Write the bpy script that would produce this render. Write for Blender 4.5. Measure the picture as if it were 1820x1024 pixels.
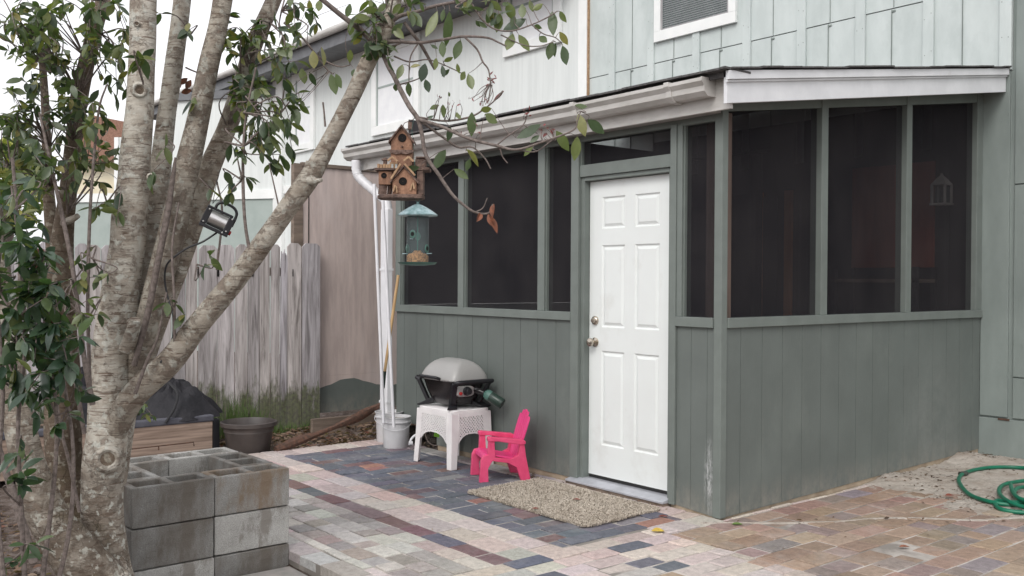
import bpy, math, random
import numpy as np
from mathutils import Vector, Matrix
random.seed(7); rng = np.random.default_rng(7)
S = bpy.context.scene
for o in list(bpy.data.objects): bpy.data.objects.remove(o)
# ---------------------------------------------------------------- camera
CAM = np.array([3.6425, -4.5777, 1.4186]); F_PX = 1700.0
Fw = np.array([-.7754, .6314, -.0078]); Rt = np.array([.6313, .7755, .0057])
Fw /= np.linalg.norm(Fw); Rt -= Fw*(Rt@Fw); Rt /= np.linalg.norm(Rt); Up = np.cross(Rt, Fw)
cd = bpy.data.cameras.new('camera'); cam = bpy.data.objects.new('camera', cd); S.collection.objects.link(cam)
cam.matrix_world = Matrix(((Rt[0], Up[0], -Fw[0], CAM[0]), (Rt[1], Up[1], -Fw[1], CAM[1]), (Rt[2], Up[2], -Fw[2], CAM[2]), (0, 0, 0, 1)))
cd.sensor_width = 36; cd.lens = 36*F_PX/1820; cd.clip_end = 1000; cd.clip_start = .05
S.camera = cam
S.render.resolution_x = 1024; S.render.resolution_y = 576
def at(px, py, d):            # a point of the place, given the bearing it is seen at and its distance
    return CAM + d*(Fw + Rt*(px-910)/F_PX - Up*(py-512)/F_PX)
def ray(px, py): return Fw + Rt*(px-910)/F_PX - Up*(py-512)/F_PX
def onx(px, py, v): r = ray(px, py); return CAM + r*(v-CAM[0])/r[0]
def ony(px, py, v): r = ray(px, py); return CAM + r*(v-CAM[1])/r[1]
def onz(px, py, v): r = ray(px, py); return CAM + r*(v-CAM[2])/r[2]
# ---------------------------------------------------------------- sky, sun, exposure
W = bpy.data.worlds.new('World'); S.world = W; W.use_nodes = True
nt = W.node_tree; nt.nodes.clear()
sky = nt.nodes.new('ShaderNodeTexSky'); sky.sky_type = 'NISHITA'; sky.sun_disc = False
SUN_EL, SUN_AZ = math.radians(42), math.radians(150)   # azimuth clockwise from +Y
sky.sun_elevation = SUN_EL; sky.sun_rotation = SUN_AZ; sky.dust_density = 6; sky.air_density = 1.2; sky.ozone_density = 1
hs = nt.nodes.new('ShaderNodeHueSaturation'); hs.inputs['Saturation'].default_value = .22
mx = nt.nodes.new('ShaderNodeMixRGB'); mx.inputs[0].default_value = .62; mx.inputs[2].default_value = (11.2, 11.2, 11.6, 1)
bg = nt.nodes.new('ShaderNodeBackground'); bg.inputs[1].default_value = .10
out = nt.nodes.new('ShaderNodeOutputWorld')
nt.links.new(sky.outputs[0], hs.inputs['Color']); nt.links.new(hs.outputs[0], mx.inputs[1]); nt.links.new(mx.outputs[0], bg.inputs[0]); nt.links.new(bg.outputs[0], out.inputs[0])
sl = bpy.data.lights.new('sun', 'SUN'); sl.energy = .75; sl.angle = math.radians(22); sl.color = (1, .97, .93)
so = bpy.data.objects.new('sun', sl); S.collection.objects.link(so)
sd = Vector((math.sin(SUN_AZ)*math.cos(SUN_EL), math.cos(SUN_AZ)*math.cos(SUN_EL), math.sin(SUN_EL)))
so.rotation_euler = sd.to_track_quat('Z', 'Y').to_euler(); so.location = (4, -8, 9)
S.view_settings.view_transform = 'Standard'; S.view_settings.look = 'None'; S.view_settings.gamma = 1
S.view_settings.exposure = .60
# ---------------------------------------------------------------- materials
def newmat(name):
    m = bpy.data.materials.new(name); m.use_nodes = True; n = m.node_tree; b = n.nodes['Principled BSDF']; return m, n, b
def N(n, t, **k):
    x = n.nodes.new(t)
    for a, v in k.items(): setattr(x, a, v)
    return x
def noise(n, scale, detail=4, stretch=(1, 1, 1), coord='Object', rough=.6, dist=0):
    tc = N(n, 'ShaderNodeTexCoord'); mp = N(n, 'ShaderNodeMapping'); mp.inputs['Scale'].default_value = stretch
    t = N(n, 'ShaderNodeTexNoise'); t.inputs['Scale'].default_value = scale; t.inputs['Detail'].default_value = detail; t.inputs['Roughness'].default_value = rough; t.inputs['Distortion'].default_value = dist
    n.links.new(tc.outputs[coord], mp.inputs[0]); n.links.new(mp.outputs[0], t.inputs['Vector']); return t
def ramp(n, src, stops):
    r = N(n, 'ShaderNodeValToRGB'); e = r.color_ramp.elements
    while len(e) < len(stops): e.new(.5)
    for i, (p, c) in enumerate(stops):
        e[i].position = p; e[i].color = (c[0], c[1], c[2], 1) if not isinstance(c, (int, float)) else (c, c, c, 1)
    n.links.new(src, r.inputs[0]); return r
def mixc(n, fac, a, b, mode='MIX'):
    m = N(n, 'ShaderNodeMixRGB', blend_type=mode)
    for i, v in ((0, fac), (1, a), (2, b)):
        if isinstance(v, (int, float)): m.inputs[i].default_value = v
        elif isinstance(v, tuple): m.inputs[i].default_value = (*v, 1)
        else: n.links.new(v, m.inputs[i])
    return m.outputs[0]
def bump(n, b, h, strength=.3, dist=.01):
    bp = N(n, 'ShaderNodeBump'); bp.inputs['Strength'].default_value = strength; bp.inputs['Distance'].default_value = dist
    n.links.new(h, bp.inputs['Height']); n.links.new(bp.outputs[0], b.inputs['Normal'])
def pm(name, c1, c2=None, scale=8, stretch=(1, 1, 1), rough=.6, bs=.2, bscale=60, bstretch=(1, 1, 1), bd=.003, metallic=0, lo=.38, hi=.62, spec=.4, dirt=None, dirt_scale=2.5, dirt_lo=.55, dirt_hi=.75, coat=0):
    m, n, b = newmat(name)
    b.inputs['Roughness'].default_value = rough; b.inputs['Metallic'].default_value = metallic; b.inputs['Specular IOR Level'].default_value = spec
    c2 = c2 or tuple(v*.82 for v in c1)
    r = ramp(n, noise(n, scale, 6, stretch).outputs[0], [(lo, c2), (hi, c1)]).outputs[0]
    if dirt:
        f = ramp(n, noise(n, dirt_scale, 7, (1, 1, .7), rough=.7).outputs[0], [(dirt_lo, 0), (dirt_hi, 1)]).outputs[0]
        r = mixc(n, f, r, dirt)
    n.links.new(r, b.inputs['Base Color'])
    if coat: b.inputs['Coat Weight'].default_value = coat
    if bs: bump(n, b, noise(n, bscale, 5, bstretch).outputs[0], bs, bd)
    return m
M = {}
M['porch'] = pm('porch_paint', (.132, .150, .140), (.118, .134, .125), 3, rough=.55, bs=.5, bscale=90, bstretch=(1, 1, .12), bd=.003, dirt=(.17, .19, .175), dirt_scale=2, dirt_lo=.55, dirt_hi=.9)
_m = M['porch']; _n = _m.node_tree; _b = _n.nodes['Principled BSDF']; _src = _b.inputs['Base Color'].links[0].from_socket
_tc = N(_n, 'ShaderNodeTexCoord'); _d = N(_n, 'ShaderNodeVectorMath', operation='DISTANCE'); _d.inputs[1].default_value = (0, 2.55, .35); _n.links.new(_tc.outputs['Object'], _d.inputs[0])
_f = ramp(_n, _d.outputs['Value'], [(.0, .40), (.70, 0)]).outputs[0]; _g = ramp(_n, noise(_n, 4, 9, rough=.8).outputs[0], [(.35, 0), (.75, 1)]).outputs[0]
_n.links.new(mixc(_n, mixc(_n, 1, _f, _g, 'MULTIPLY'), _src, (.36, .36, .345)), _b.inputs['Base Color'])
_src = _b.inputs['Base Color'].links[0].from_socket; _mp = N(_n, 'ShaderNodeMapping'); _mp.inputs['Scale'].default_value = (9, 9, 1.5); _mp.inputs['Location'].default_value = (.72, 0, -.345); _n.links.new(_tc.outputs['Object'], _mp.inputs[0])
_l = N(_n, 'ShaderNodeVectorMath', operation='LENGTH'); _n.links.new(_mp.outputs[0], _l.inputs[0]); _f = ramp(_n, _l.outputs['Value'], [(.10, 1), (.42, 0)]).outputs[0]; _g = ramp(_n, noise(_n, 45, 7, (1, 1, .35), rough=.75).outputs[0], [(.42, 0), (.60, 1)]).outputs[0]
_n.links.new(mixc(_n, mixc(_n, 1, _f, _g, 'MULTIPLY'), _src, (.42, .43, .43)), _b.inputs['Base Color'])
_src = _b.inputs['Base Color'].links[0].from_socket; _sx = N(_n, 'ShaderNodeSeparateXYZ'); _n.links.new(_tc.outputs['Object'], _sx.inputs[0])
_f = ramp(_n, _sx.outputs[2], [(.02, .6), (.20, 0)]).outputs[0]; _g = ramp(_n, noise(_n, 11, 8, (1, 1, .6), rough=.8).outputs[0], [(.40, 0), (.66, 1)]).outputs[0]
_n.links.new(mixc(_n, mixc(_n, 1, _f, _g, 'MULTIPLY'), _src, (.30, .275, .235)), _b.inputs['Base Color'])
M['trim'] = pm('porch_trim_paint', (.165, .188, .174), (.145, .165, .153), 6, rough=.5, bs=.3, bscale=70, bstretch=(1, 1, .1))
M['board'] = pm('pale_siding', (.55, .60, .59), (.48, .53, .52), 4, stretch=(1, 1, .4), rough=.6, bs=.6, bscale=55, bstretch=(1, 1, .08), bd=.004, dirt=(.41, .46, .45), dirt_scale=2.4, dirt_lo=.5, dirt_hi=.8)
M['lower'] = pm('weathered_lower_siding', (.235, .27, .255), (.19, .22, .208), 3, stretch=(1, 1, .4), rough=.6, bs=.5, bscale=80, bstretch=(1, 1, .1), dirt=(.15, .18, .165), dirt_scale=4, dirt_lo=.6, dirt_hi=.8)
M['white'] = pm('white_paint', (.80, .81, .80), (.74, .76, .75), 5, rough=.4, bs=.1)
M['fascia'] = pm('fascia_white', (.74, .75, .77), (.66, .67, .69), 4, rough=.5, bs=.2, dirt=(.36, .34, .30), dirt_scale=5, dirt_lo=.66, dirt_hi=.8)
M['gutter'] = pm('gutter_dirty_white', (.53, .515, .495), (.43, .415, .39), 5, stretch=(1, 1, 3), rough=.45, bs=.15, dirt=(.25, .22, .18), dirt_scale=6, dirt_lo=.62, dirt_hi=.8)
M['soffit'] = pm('soffit_grey', (.36, .345, .325), (.27, .255, .24), 5, rough=.7)
M['shingle'] = pm('asphalt_shingle', (.11, .105, .105), (.06, .058, .058), 40, rough=.9, bs=.8, bscale=200)
M['neigh'] = pm('white_neighbour_siding', (.68, .71, .70), (.62, .65, .64), 5, stretch=(3, 3, .2), rough=.6, bs=.5, bscale=30, bstretch=(1, 1, .03), bd=.006)
M['neigh2'] = pm('grey_green_neighbour_panel', (.34, .39, .37), (.30, .35, .33), 3, rough=.6, bs=.3)
M['roofgrey'] = pm('grey_roof_fascia', (.17, .175, .185), (.13, .135, .145), 6, rough=.7, bs=.4)
M['glass'] = pm('window_glass', (.20, .215, .23), (.15, .16, .17), 2, rough=.08, bs=0, spec=.6)
M['blind'] = pm('grey_blind', (.34, .33, .335), (.28, .27, .275), 8, rough=.6, bs=0)
M['raw'] = pm('raw_wood_stud', (.13, .09, .075), (.08, .055, .045), 6, stretch=(3, 3, .3), rough=.7, bs=.5)
M['orange'] = pm('orange_wood', (.60, .25, .09), (.45, .18, .06), 6, stretch=(3, 3, .3), rough=.4, bs=.1)
M['redwood'] = pm('red_brown_door', (.27, .085, .055), (.20, .06, .04), 5, stretch=(3, 3, .3), rough=.4, bs=.1)
M['dark'] = pm('interior_shade_tone', (.050, .046, .048), (.022, .021, .024), 1.4, stretch=(2, 2, .3), rough=.8, bs=0)  # near-black tone, indoor shade put into the colour
M['curtain'] = pm('dim_curtain', (.05, .048, .05), (.03, .03, .03), 5, stretch=(8, 8, .1), rough=.9, bs=.5, bscale=20, bstretch=(1, 1, .02), bd=.03)
M['sandstone'] = pm('sandy_footing', (.42, .34, .25), (.30, .235, .17), 8, rough=.95, bs=.5, bscale=60)
M['slab'] = pm('concrete_slab', (.36, .33, .31), (.26, .25, .235), 8, rough=.9, bs=.4, bscale=80)
M['ply'] = pm('mauve_plywood', (.54, .45, .415), (.43, .355, .33), 3.5, stretch=(4, 4, .6), rough=.75, bs=.4, bscale=60, bstretch=(1, 1, .1), dirt=(.52, .46, .45), dirt_scale=1.6, dirt_lo=.5, dirt_hi=.8)
M['timber'] = pm('weathered_timber', (.22, .17, .135), (.13, .10, .08), 6, stretch=(2, .3, 3), rough=.85, bs=.6, bscale=50)
M['timber2'] = pm('grainy_bed_board', (.36, .27, .215), (.15, .105, .08), 5, stretch=(2, .30, 6), rough=.85, bs=.5, bscale=40, bstretch=(1, .1, 1), lo=.34, hi=.60)
M['pinewood'] = pm('pale_raised_bed_board', (.34, .255, .20), (.20, .145, .11), 4, stretch=(2, .35, 5), rough=.8, bs=.4, bscale=40, bstretch=(1, .1, 1))
M['cloth'] = pm('black_weed_cloth', (.020, .019, .023), (.011, .011, .014), 9, rough=.75, bs=.5, bscale=25, bd=.02)
M['greycloth'] = pm('grey_rim_cloth', (.095, .097, .115), (.06, .06, .075), 9, rough=.8, bs=.4)
M['pot'] = pm('brown_plastic_pot', (.085, .072, .066), (.05, .042, .04), 4, rough=.45, bs=.15)
M['soil'] = pm('dark_soil', (.06, .05, .042), (.03, .025, .02), 20, rough=.95, bs=1, bscale=60, bd=.02)
M['bucket'] = pm('white_bucket_plastic', (.60, .60, .61), (.52, .52, .53), 4, rough=.4, bs=.05, dirt=(.45, .43, .40), dirt_scale=6, dirt_lo=.62, dirt_hi=.8)
M['cement'] = pm('set_cement', (.38, .36, .33), (.28, .26, .24), 20, rough=.95, bs=.6)
M['pvc'] = pm('white_pvc', (.70, .70, .72), (.62, .62, .64), 4, rough=.35, bs=0)
M['broom'] = pm('yellow_wood_handle', (.55, .37, .19), (.42, .27, .13), 12, stretch=(3, 3, .2), rough=.5, bs=.1)
M['table'] = pm('white_resin', (.78, .76, .75), (.70, .67, .67), 6, rough=.45, bs=.1, dirt=(.55, .50, .46), dirt_scale=14, dirt_lo=.66, dirt_hi=.85)
M['pink'] = pm('pink_plastic', (.74, .085, .20), (.64, .055, .15), 9, rough=.42, bs=.12, bscale=120)
M['pinkback'] = pm('magenta_plastic', (.70, .055, .22), (.66, .05, .19), 5, rough=.45, bs=.12, bscale=120)
M['lid'] = pm('champagne_grey_lid', (.315, .31, .30), (.29, .285, .275), 3, rough=.32, bs=0, spec=.5)
M['blackp'] = pm('black_plastic', (.018, .018, .021), (.012, .012, .014), 6, rough=.38, bs=.1)
M['bowl'] = pm('black_cast_bowl', (.018, .016, .017), (.011, .010, .011), 4, rough=.25, bs=.05)
M['silver'] = pm('brushed_metal', (.62, .61, .60), (.5, .49, .48), 10, stretch=(1, 12, 12), rough=.32, bs=.1, metallic=.9)
M['nickel'] = pm('satin_nickel', (.52, .46, .38), (.44, .39, .33), 5, rough=.25, bs=0, metallic=1)
M['greencyl'] = pm('dark_green_cylinder', (.022, .042, .032), (.016, .03, .024), 4, rough=.3, bs=0)
M['paletag'] = pm('pale_label', (.5, .52, .5), None, 4, rough=.5, bs=0)
M['limetag'] = pm('lime_green_card', (.30, .72, .06), (.27, .66, .05), 4, rough=.5, bs=0)
M['door'] = pm('white_steel_door', (.72, .75, .74), (.70, .725, .715), 3, rough=.38, bs=.12, bscale=80, bstretch=(1, 1, .15), bd=.001, dirt=(.56, .56, .53), dirt_scale=3.5, dirt_lo=.56, dirt_hi=.95)
M['rubber'] = pm('black_rubber', (.02, .02, .02), None, 4, rough=.6, bs=0)
M['sill'] = pm('aluminium_threshold', (.50, .51, .55), (.40, .41, .44), 10, rough=.4, bs=.1, metallic=.3)
M['hose'] = pm('green_hose', (.010, .15, .085), (.008, .115, .065), 12, rough=.35, bs=.1)
M['hosedark'] = pm('hose_coupling', (.05, .06, .05), None, 12, rough=.5, bs=0)
M['rust'] = pm('rusty_iron', (.12, .06, .04), (.06, .035, .025), 30, rough=.8, bs=.3)
M['birdwood'] = pm('birdhouse_bark_wood', (.32, .175, .11), (.16, .085, .055), 30, stretch=(1, 1, .35), rough=.8, bs=.8, bscale=90, bd=.006)
M['birdlight'] = pm('birdhouse_light_twig', (.42, .28, .17), (.28, .17, .10), 30, rough=.8, bs=.5)
M['birddark'] = pm('birdhouse_roof_bark', (.19, .125, .10), (.09, .06, .05), 40, rough=.85, bs=1, bscale=80, bd=.01)
M['hole'] = pm('dark_hole', (.006, .005, .005), None, 4, rough=.9, bs=0)
M['verdigris'] = pm('verdigris_metal', (.38, .50, .53), (.10, .20, .20), 26, rough=.3, bs=.3, bscale=60, metallic=.2)
M['greenport'] = pm('green_port', (.07, .15, .125), None, 20, rough=.4, bs=0)
M['greenmetal'] = pm('green_feeder_metal', (.05, .17, .135), (.035, .12, .10), 20, rough=.4, bs=.1)
M['seed'] = pm('bird_seed', (.42, .22, .09), (.10, .05, .025), 140, rough=.8, bs=1, bscale=200, bd=.006)
M['red'] = pm('red_plastic', (.45, .03, .03), None, 4, rough=.4, bs=0)
M['cord'] = pm('black_rubber_cord', (.016, .016, .018), None, 8, rough=.5, bs=0)
M['leafyellow'] = pm('yellow_leaf', (.62, .46, .07), (.45, .30, .05), 30, rough=.6, bs=.1)
M['leafred'] = pm('red_brown_leaf', (.22, .055, .035), (.12, .035, .025), 30, rough=.6, bs=.2)
M['leafbrown'] = pm('dry_brown_leaf', (.24, .085, .045), (.12, .05, .03), 40, rough=.7, bs=.3)
M['budred'] = pm('red_bud', (.24, .06, .06), (.15, .05, .045), 40, rough=.5, bs=0)
M['twig'] = pm('twig_bark', (.19, .155, .14), (.10, .08, .07), 60, rough=.85, bs=.5, bscale=150)
M['sunlit'] = pm('sunlit_wall_tone', (.80, .74, .58), (.76, .68, .5), 3, rough=.7, bs=0)  # pale yellow carries low sunlight in the wall colour
M['brownroof'] = pm('tan_shingle_roof', (.30, .17, .125), (.20, .11, .08), 30, rough=.9, bs=.5)
M['grass'] = pm('grass_blade', (.11, .17, .045), (.06, .10, .03), 8, rough=.6, bs=0)
# glass of feeder
m, n, b = newmat('clear_plastic'); b.inputs['Roughness'].default_value = .1; b.inputs['Base Color'].default_value = (.25, .33, .33, 1); b.inputs['Alpha'].default_value = .13; M['clear'] = m
# insect screen
def screen_mat():
    m = bpy.data.materials.new('insect_screen'); m.use_nodes = True; n = m.node_tree; n.nodes.clear()
    o = N(n, 'ShaderNodeOutputMaterial'); mxs = N(n, 'ShaderNodeMixShader'); t = N(n, 'ShaderNodeBsdfTransparent'); d = N(n, 'ShaderNodeBsdfDiffuse')
    nz = noise(n, 2.2, 3); r = ramp(n, nz.outputs[0], [(.3, (.030, .029, .033)), (.7, (.050, .047, .050))]); n.links.new(r.outputs[0], d.inputs[0])  # mesh colour lifted with soft dust noise to carry glare
    mxs.inputs[0].default_value = .40
    n.links.new(t.outputs[0], mxs.inputs[1]); n.links.new(d.outputs[0], mxs.inputs[2]); n.links.new(mxs.outputs[0], o.inputs[0]); return m
M['screen'] = screen_mat()
# bark
def bark_mat(name='mottled_bark', pale=.435, tint=(1, 1, 1), ringd=.8):
    m, n, b = newmat(name); b.inputs['Roughness'].default_value = .85; b.inputs['Specular IOR Level'].default_value = .2
    T = lambda c: tuple(a*k for a, k in zip(c, tint))
    smooth_ = ramp(n, noise(n, 12, 7, (1, 1, 1.6), rough=.65).outputs[0], [(.35, T((.33, .285, .235))), (.5, T((.42, .385, .33))), (.66, T((.50, .475, .42)))]).outputs[0]
    brown = ramp(n, noise(n, 35, 6, (1, 1, 1.4), rough=.7).outputs[0], [(.35, T((.165, .130, .105))), (.65, T((.29, .24, .20)))]).outputs[0]
    msk = ramp(n, noise(n, 13, 9, (1, 1, 1.35), rough=.74, dist=.5).outputs[0], [(pale-.02, 1), (pale+.05, 0)]).outputs[0]
    c = mixc(n, mixc(n, 1.0, msk, (.80, .80, .80), 'MULTIPLY'), smooth_, brown)
    big = ramp(n, noise(n, 3.2, 4, (1, 1, .6)).outputs[0], [(.50, 0), (.66, .65)]).outputs[0]
    c = mixc(n, big, c, T((.17, .14, .115)))
    w = noise(n, 9, 6, (.8, .8, 9), dist=1.1, rough=.6).outputs[0]; lines = ramp(n, w, [(.385, 1), (.42, 0)]).outputs[0]
    c = mixc(n, mixc(n, 1.0, lines, (ringd, ringd, ringd), 'MULTIPLY'), c, T((.13, .09, .068)))
    tc = N(n, 'ShaderNodeTexCoord'); sx = N(n, 'ShaderNodeSeparateXYZ'); n.links.new(tc.outputs['Object'], sx.inputs[0])
    low = ramp(n, sx.outputs[2], [(.35, 1), (1.15, 0)]).outputs[0]
    nz = noise(n, 6, 3); vv = N(n, 'ShaderNodeMixRGB'); vv.inputs[0].default_value = .15
    n.links.new(tc.outputs['Object'], vv.inputs[1]); n.links.new(nz.outputs['Color'], vv.inputs[2])
    vo = N(n, 'ShaderNodeTexVoronoi', feature='DISTANCE_TO_EDGE'); vo.inputs['Scale'].default_value = 24; n.links.new(vv.outputs[0], vo.inputs['Vector'])
    lowb = mixc(n, 1.0, low, ramp(n, noise(n, 5, 6, rough=.7).outputs[0], [(.36, 0), (.54, .9)]).outputs[0], 'MULTIPLY'); c = mixc(n, lowb, c, T((.12, .09, .068)))
    cr = ramp(n, vo.outputs['Distance'], [(.0, 1), (.045, 0)]).outputs[0]
    crm = mixc(n, 1.0, mixc(n, 1.0, cr, low, 'MULTIPLY'), ramp(n, noise(n, 4, 3).outputs[0], [(.42, 0), (.55, 1)]).outputs[0], 'MULTIPLY')
    c = mixc(n, crm, c, (.05, .036, .027))
    ms = ramp(n, noise(n, 6, 7, rough=.75).outputs[0], [(.54, 0), (.66, .75)]).outputs[0]
    c = mixc(n, mixc(n, 1.0, ms, mixc(n, .55, low, (.35, .35, .35)), 'MULTIPLY'), c, (.085, .075, .035))
    li = ramp(n, noise(n, 26, 5, rough=.6).outputs[0], [(.56, 0), (.62, .8)]).outputs[0]
    c = mixc(n, li, c, T((.50, .50, .45)))
    n.links.new(c, b.inputs['Base Color'])
    h = mixc(n, .5, noise(n, 24, 8, (1, 1, 2.0), rough=.7).outputs[0], w, 'ADD'); h = mixc(n, .35, h, msk, 'SUBTRACT')
    h2 = mixc(n, crm, h, (0.0, 0.0, 0.0)); bump(n, b, h2, .8, .010); return m
M['barkbrown'] = bark_mat('brown_mottled_bark', .465, (.80, .78, .76))
M['barkdark'] = bark_mat('dark_shaggy_bark', .56, (.55, .50, .45))
M['bark'] = bark_mat()
def leaf_mat(name, cols, rough=.38):
    m, n, b = newmat(name); b.inputs['Roughness'].default_value = rough; b.inputs['Specular IOR Level'].default_value = .5
    a = N(n, 'ShaderNodeAttribute', attribute_name='Col')
    r = ramp(n, a.outputs['Fac'], [(i/(len(cols)-1), c) for i, c in enumerate(cols)])
    t = mixc(n, .35, r.outputs[0], mixc(n, 1.0, ramp(n, noise(n, 60, 3).outputs[0], [(.35, .55), (.65, 1.25)]).outputs[0], r.outputs[0], 'MULTIPLY'))
    n.links.new(t, b.inputs['Base Color'])
    b.inputs['Transmission Weight'].default_value = 0
    tr = N(n, 'ShaderNodeBsdfTranslucent'); n.links.new(mixc(n, 1.0, r.outputs[0], (1.2, 1.6, .5), 'MULTIPLY'), tr.inputs[0])
    ms = N(n, 'ShaderNodeMixShader'); ms.inputs[0].default_value = .30; o = n.nodes['Material Output']
    n.links.new(b.outputs[0], ms.inputs[1]); n.links.new(tr.outputs[0], ms.inputs[2]); n.links.new(ms.outputs[0], o.inputs[0]); return m
M['leaf'] = leaf_mat('tree_leaf', [(.040, .060, .044), (.064, .092, .052), (.098, .128, .060), (.145, .165, .060), (.22, .19, .065)])
M['leaf2'] = leaf_mat('glossy_shrub_leaf', [(.026, .046, .033), (.040, .070, .045), (.058, .098, .056), (.09, .125, .055), (.15, .16, .055)], .25)
M['farleaf'] = leaf_mat('distant_leaf', [(.10, .12, .05), (.20, .22, .07), (.35, .33, .10)], .6)
# fence wood: grey, dark stains, moss low down
def fence_mat():
    m, n, b = newmat('silvered_fence_wood'); b.inputs['Roughness'].default_value = .85
    a = N(n, 'ShaderNodeAttribute', attribute_name='Col')
    base = ramp(n, noise(n, 7, 7, (3, 3, .22), rough=.65, dist=.5).outputs[0], [(.33, (.16, .145, .145)), (.47, (.36, .34, .345)), (.64, (.54, .515, .53))]).outputs[0]
    c = mixc(n, .75, base, mixc(n, 1, base, a.outputs['Color'], 'MULTIPLY'))
    st = ramp(n, noise(n, 14, 6, (3, 3, .10), rough=.7).outputs[0], [(.60, 0), (.70, 1)]).outputs[0]
    c = mixc(n, st, c, (.07, .06, .06))
    tc = N(n, 'ShaderNodeTexCoord'); sx = N(n, 'ShaderNodeSeparateXYZ'); n.links.new(tc.outputs['Object'], sx.inputs[0])
    ma = N(n, 'ShaderNodeMath', operation='MULTIPLY_ADD'); n.links.new(sx.outputs[2], ma.inputs[0]); ma.inputs[1].default_value = -1.9; ma.inputs[2].default_value = 1.35
    ad = N(n, 'ShaderNodeMath', operation='ADD'); n.links.new(ma.outputs[0], ad.inputs[0]); nn = noise(n, 5, 6, (2, 2, .6), rough=.7)
    sc = N(n, 'ShaderNodeMath', operation='MULTIPLY_ADD'); n.links.new(nn.outputs[0], sc.inputs[0]); sc.inputs[1].default_value = 2.2; sc.inputs[2].default_value = -1.0
    n.links.new(sc.outputs[0], ad.inputs[1])
    ms = ramp(n, ad.outputs[0], [(.45, 0), (.75, .85)]).outputs[0]
    c = mixc(n, ms, c, ramp(n, noise(n, 30, 4).outputs[0], [(.4, (.045, .045, .02)), (.6, (.09, .11, .035))]).outputs[0])
    n.links.new(c, b.inputs['Base Color']); bump(n, b, noise(n, 20, 7, (3, 3, .15), rough=.7).outputs[0], .7, .006); return m
M['fence'] = fence_mat()
# concrete block
def block_mat(name, tone, brown=0., dark=0.):
    m, n, b = newmat(name); b.inputs['Roughness'].default_value = .92; b.inputs['Specular IOR Level'].default_value = .15
    t = tone
    base = ramp(n, noise(n, 3.5, 8, rough=.7).outputs[0], [(.3, (t*.62, t*.60, t*.56)), (.5, (t*.9, t*.88, t*.83)), (.7, (t*1.15, t*1.13, t*1.08))]).outputs[0]
    sp = ramp(n, noise(n, 220, 2).outputs[0], [(.35, .72), (.6, 1.12)]).outputs[0]
    c = mixc(n, 1, base, sp, 'MULTIPLY')
    st = ramp(n, noise(n, 6, 7, (1, 1, .35), rough=.7).outputs[0], [(.50-dark*.12, 0), (.62, .8)]).outputs[0]
    c = mixc(n, st, c, (t*.45*(1+brown*.35), t*.42, t*.38*(1-brown*.3)))
    n.links.new(c, b.inputs['Base Color']); bump(n, b, noise(n, 160, 4).outputs[0], .7, .004); return m
BL = [block_mat('block_brown_grey', .31, 1, .4), block_mat('block_dark_grey', .25, .3, .6), block_mat('block_light_grey', .43, .1, -.4), block_mat('block_mid_grey', .34, .2, .1)]
# pavers: tone of each paver in its colour attribute
def paver_mat():
    m, n, b = newmat('tumbled_pavers'); b.inputs['Roughness'].default_value = .88; b.inputs['Specular IOR Level'].default_value = .22
    a = N(n, 'ShaderNodeAttribute', attribute_name='Col')
    c = mixc(n, 1, a.outputs['Color'], ramp(n, noise(n, 26, 8, rough=.72).outputs[0], [(.28, .68), (.5, 1.0), (.72, 1.28)]).outputs[0], 'MULTIPLY')
    c = mixc(n, 1, c, ramp(n, noise(n, 260, 2).outputs[0], [(.3, .82), (.65, 1.12)]).outputs[0], 'MULTIPLY')
    ef = ramp(n, noise(n, 3.2, 9, rough=.75, dist=.4).outputs[0], [(.50, 0), (.74, .30)]).outputs[0]
    c = mixc(n, ef, c, (.50, .47, .44))
    st = ramp(n, noise(n, 2.1, 7, rough=.7).outputs[0], [(.60, 0), (.72, .38)]).outputs[0]
    c = mixc(n, st, c, (.20, .155, .11))
    n.links.new(c, b.inputs['Base Color']); bump(n, b, noise(n, 90, 6, rough=.7).outputs[0], .6, .004); return m
M['paver'] = paver_mat()
M['joint'] = pm('sand_joint', (.50, .46, .42), (.22, .20, .18), 2.5, rough=.95, bs=.8, bscale=150, lo=.42, hi=.58)
def sand_mat():
    m, n, b = newmat('beige_sand'); b.inputs['Roughness'].default_value = .95; b.inputs['Specular IOR Level'].default_value = .1
    c = ramp(n, noise(n, 5, 8, rough=.7).outputs[0], [(.3, (.34, .28, .23)), (.5, (.50, .445, .39)), (.7, (.60, .555, .50))]).outputs[0]
    d = ramp(n, noise(n, 26, 7, rough=.75).outputs[0], [(.54, 0), (.64, 1)]).outputs[0]
    d2 = ramp(n, noise(n, 2.6, 5).outputs[0], [(.44, .12), (.60, .85)]).outputs[0]
    c = mixc(n, mixc(n, 1, d, d2, 'MULTIPLY'), c, (.10, .07, .05))
    n.links.new(c, b.inputs['Base Color']); bump(n, b, noise(n, 50, 9, rough=.8).outputs[0], 1.0, .02); return m
M['sand'] = sand_mat()
def dirt_mat():
    m, n, b = newmat('earth_and_leaf_mould'); b.inputs['Roughness'].default_value = .97; b.inputs['Specular IOR Level'].default_value = .1
    c = ramp(n, noise(n, 14, 9, rough=.78, dist=.5).outputs[0], [(.33, (.055, .04, .032)), (.48, (.13, .10, .085)), (.60, (.22, .185, .165)), (.72, (.38, .34, .33))]).outputs[0]
    n.links.new(c, b.inputs['Base Color']); bump(n, b, noise(n, 30, 8, rough=.75).outputs[0], 1, .03); return m
M['dirt'] = dirt_mat()
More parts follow.
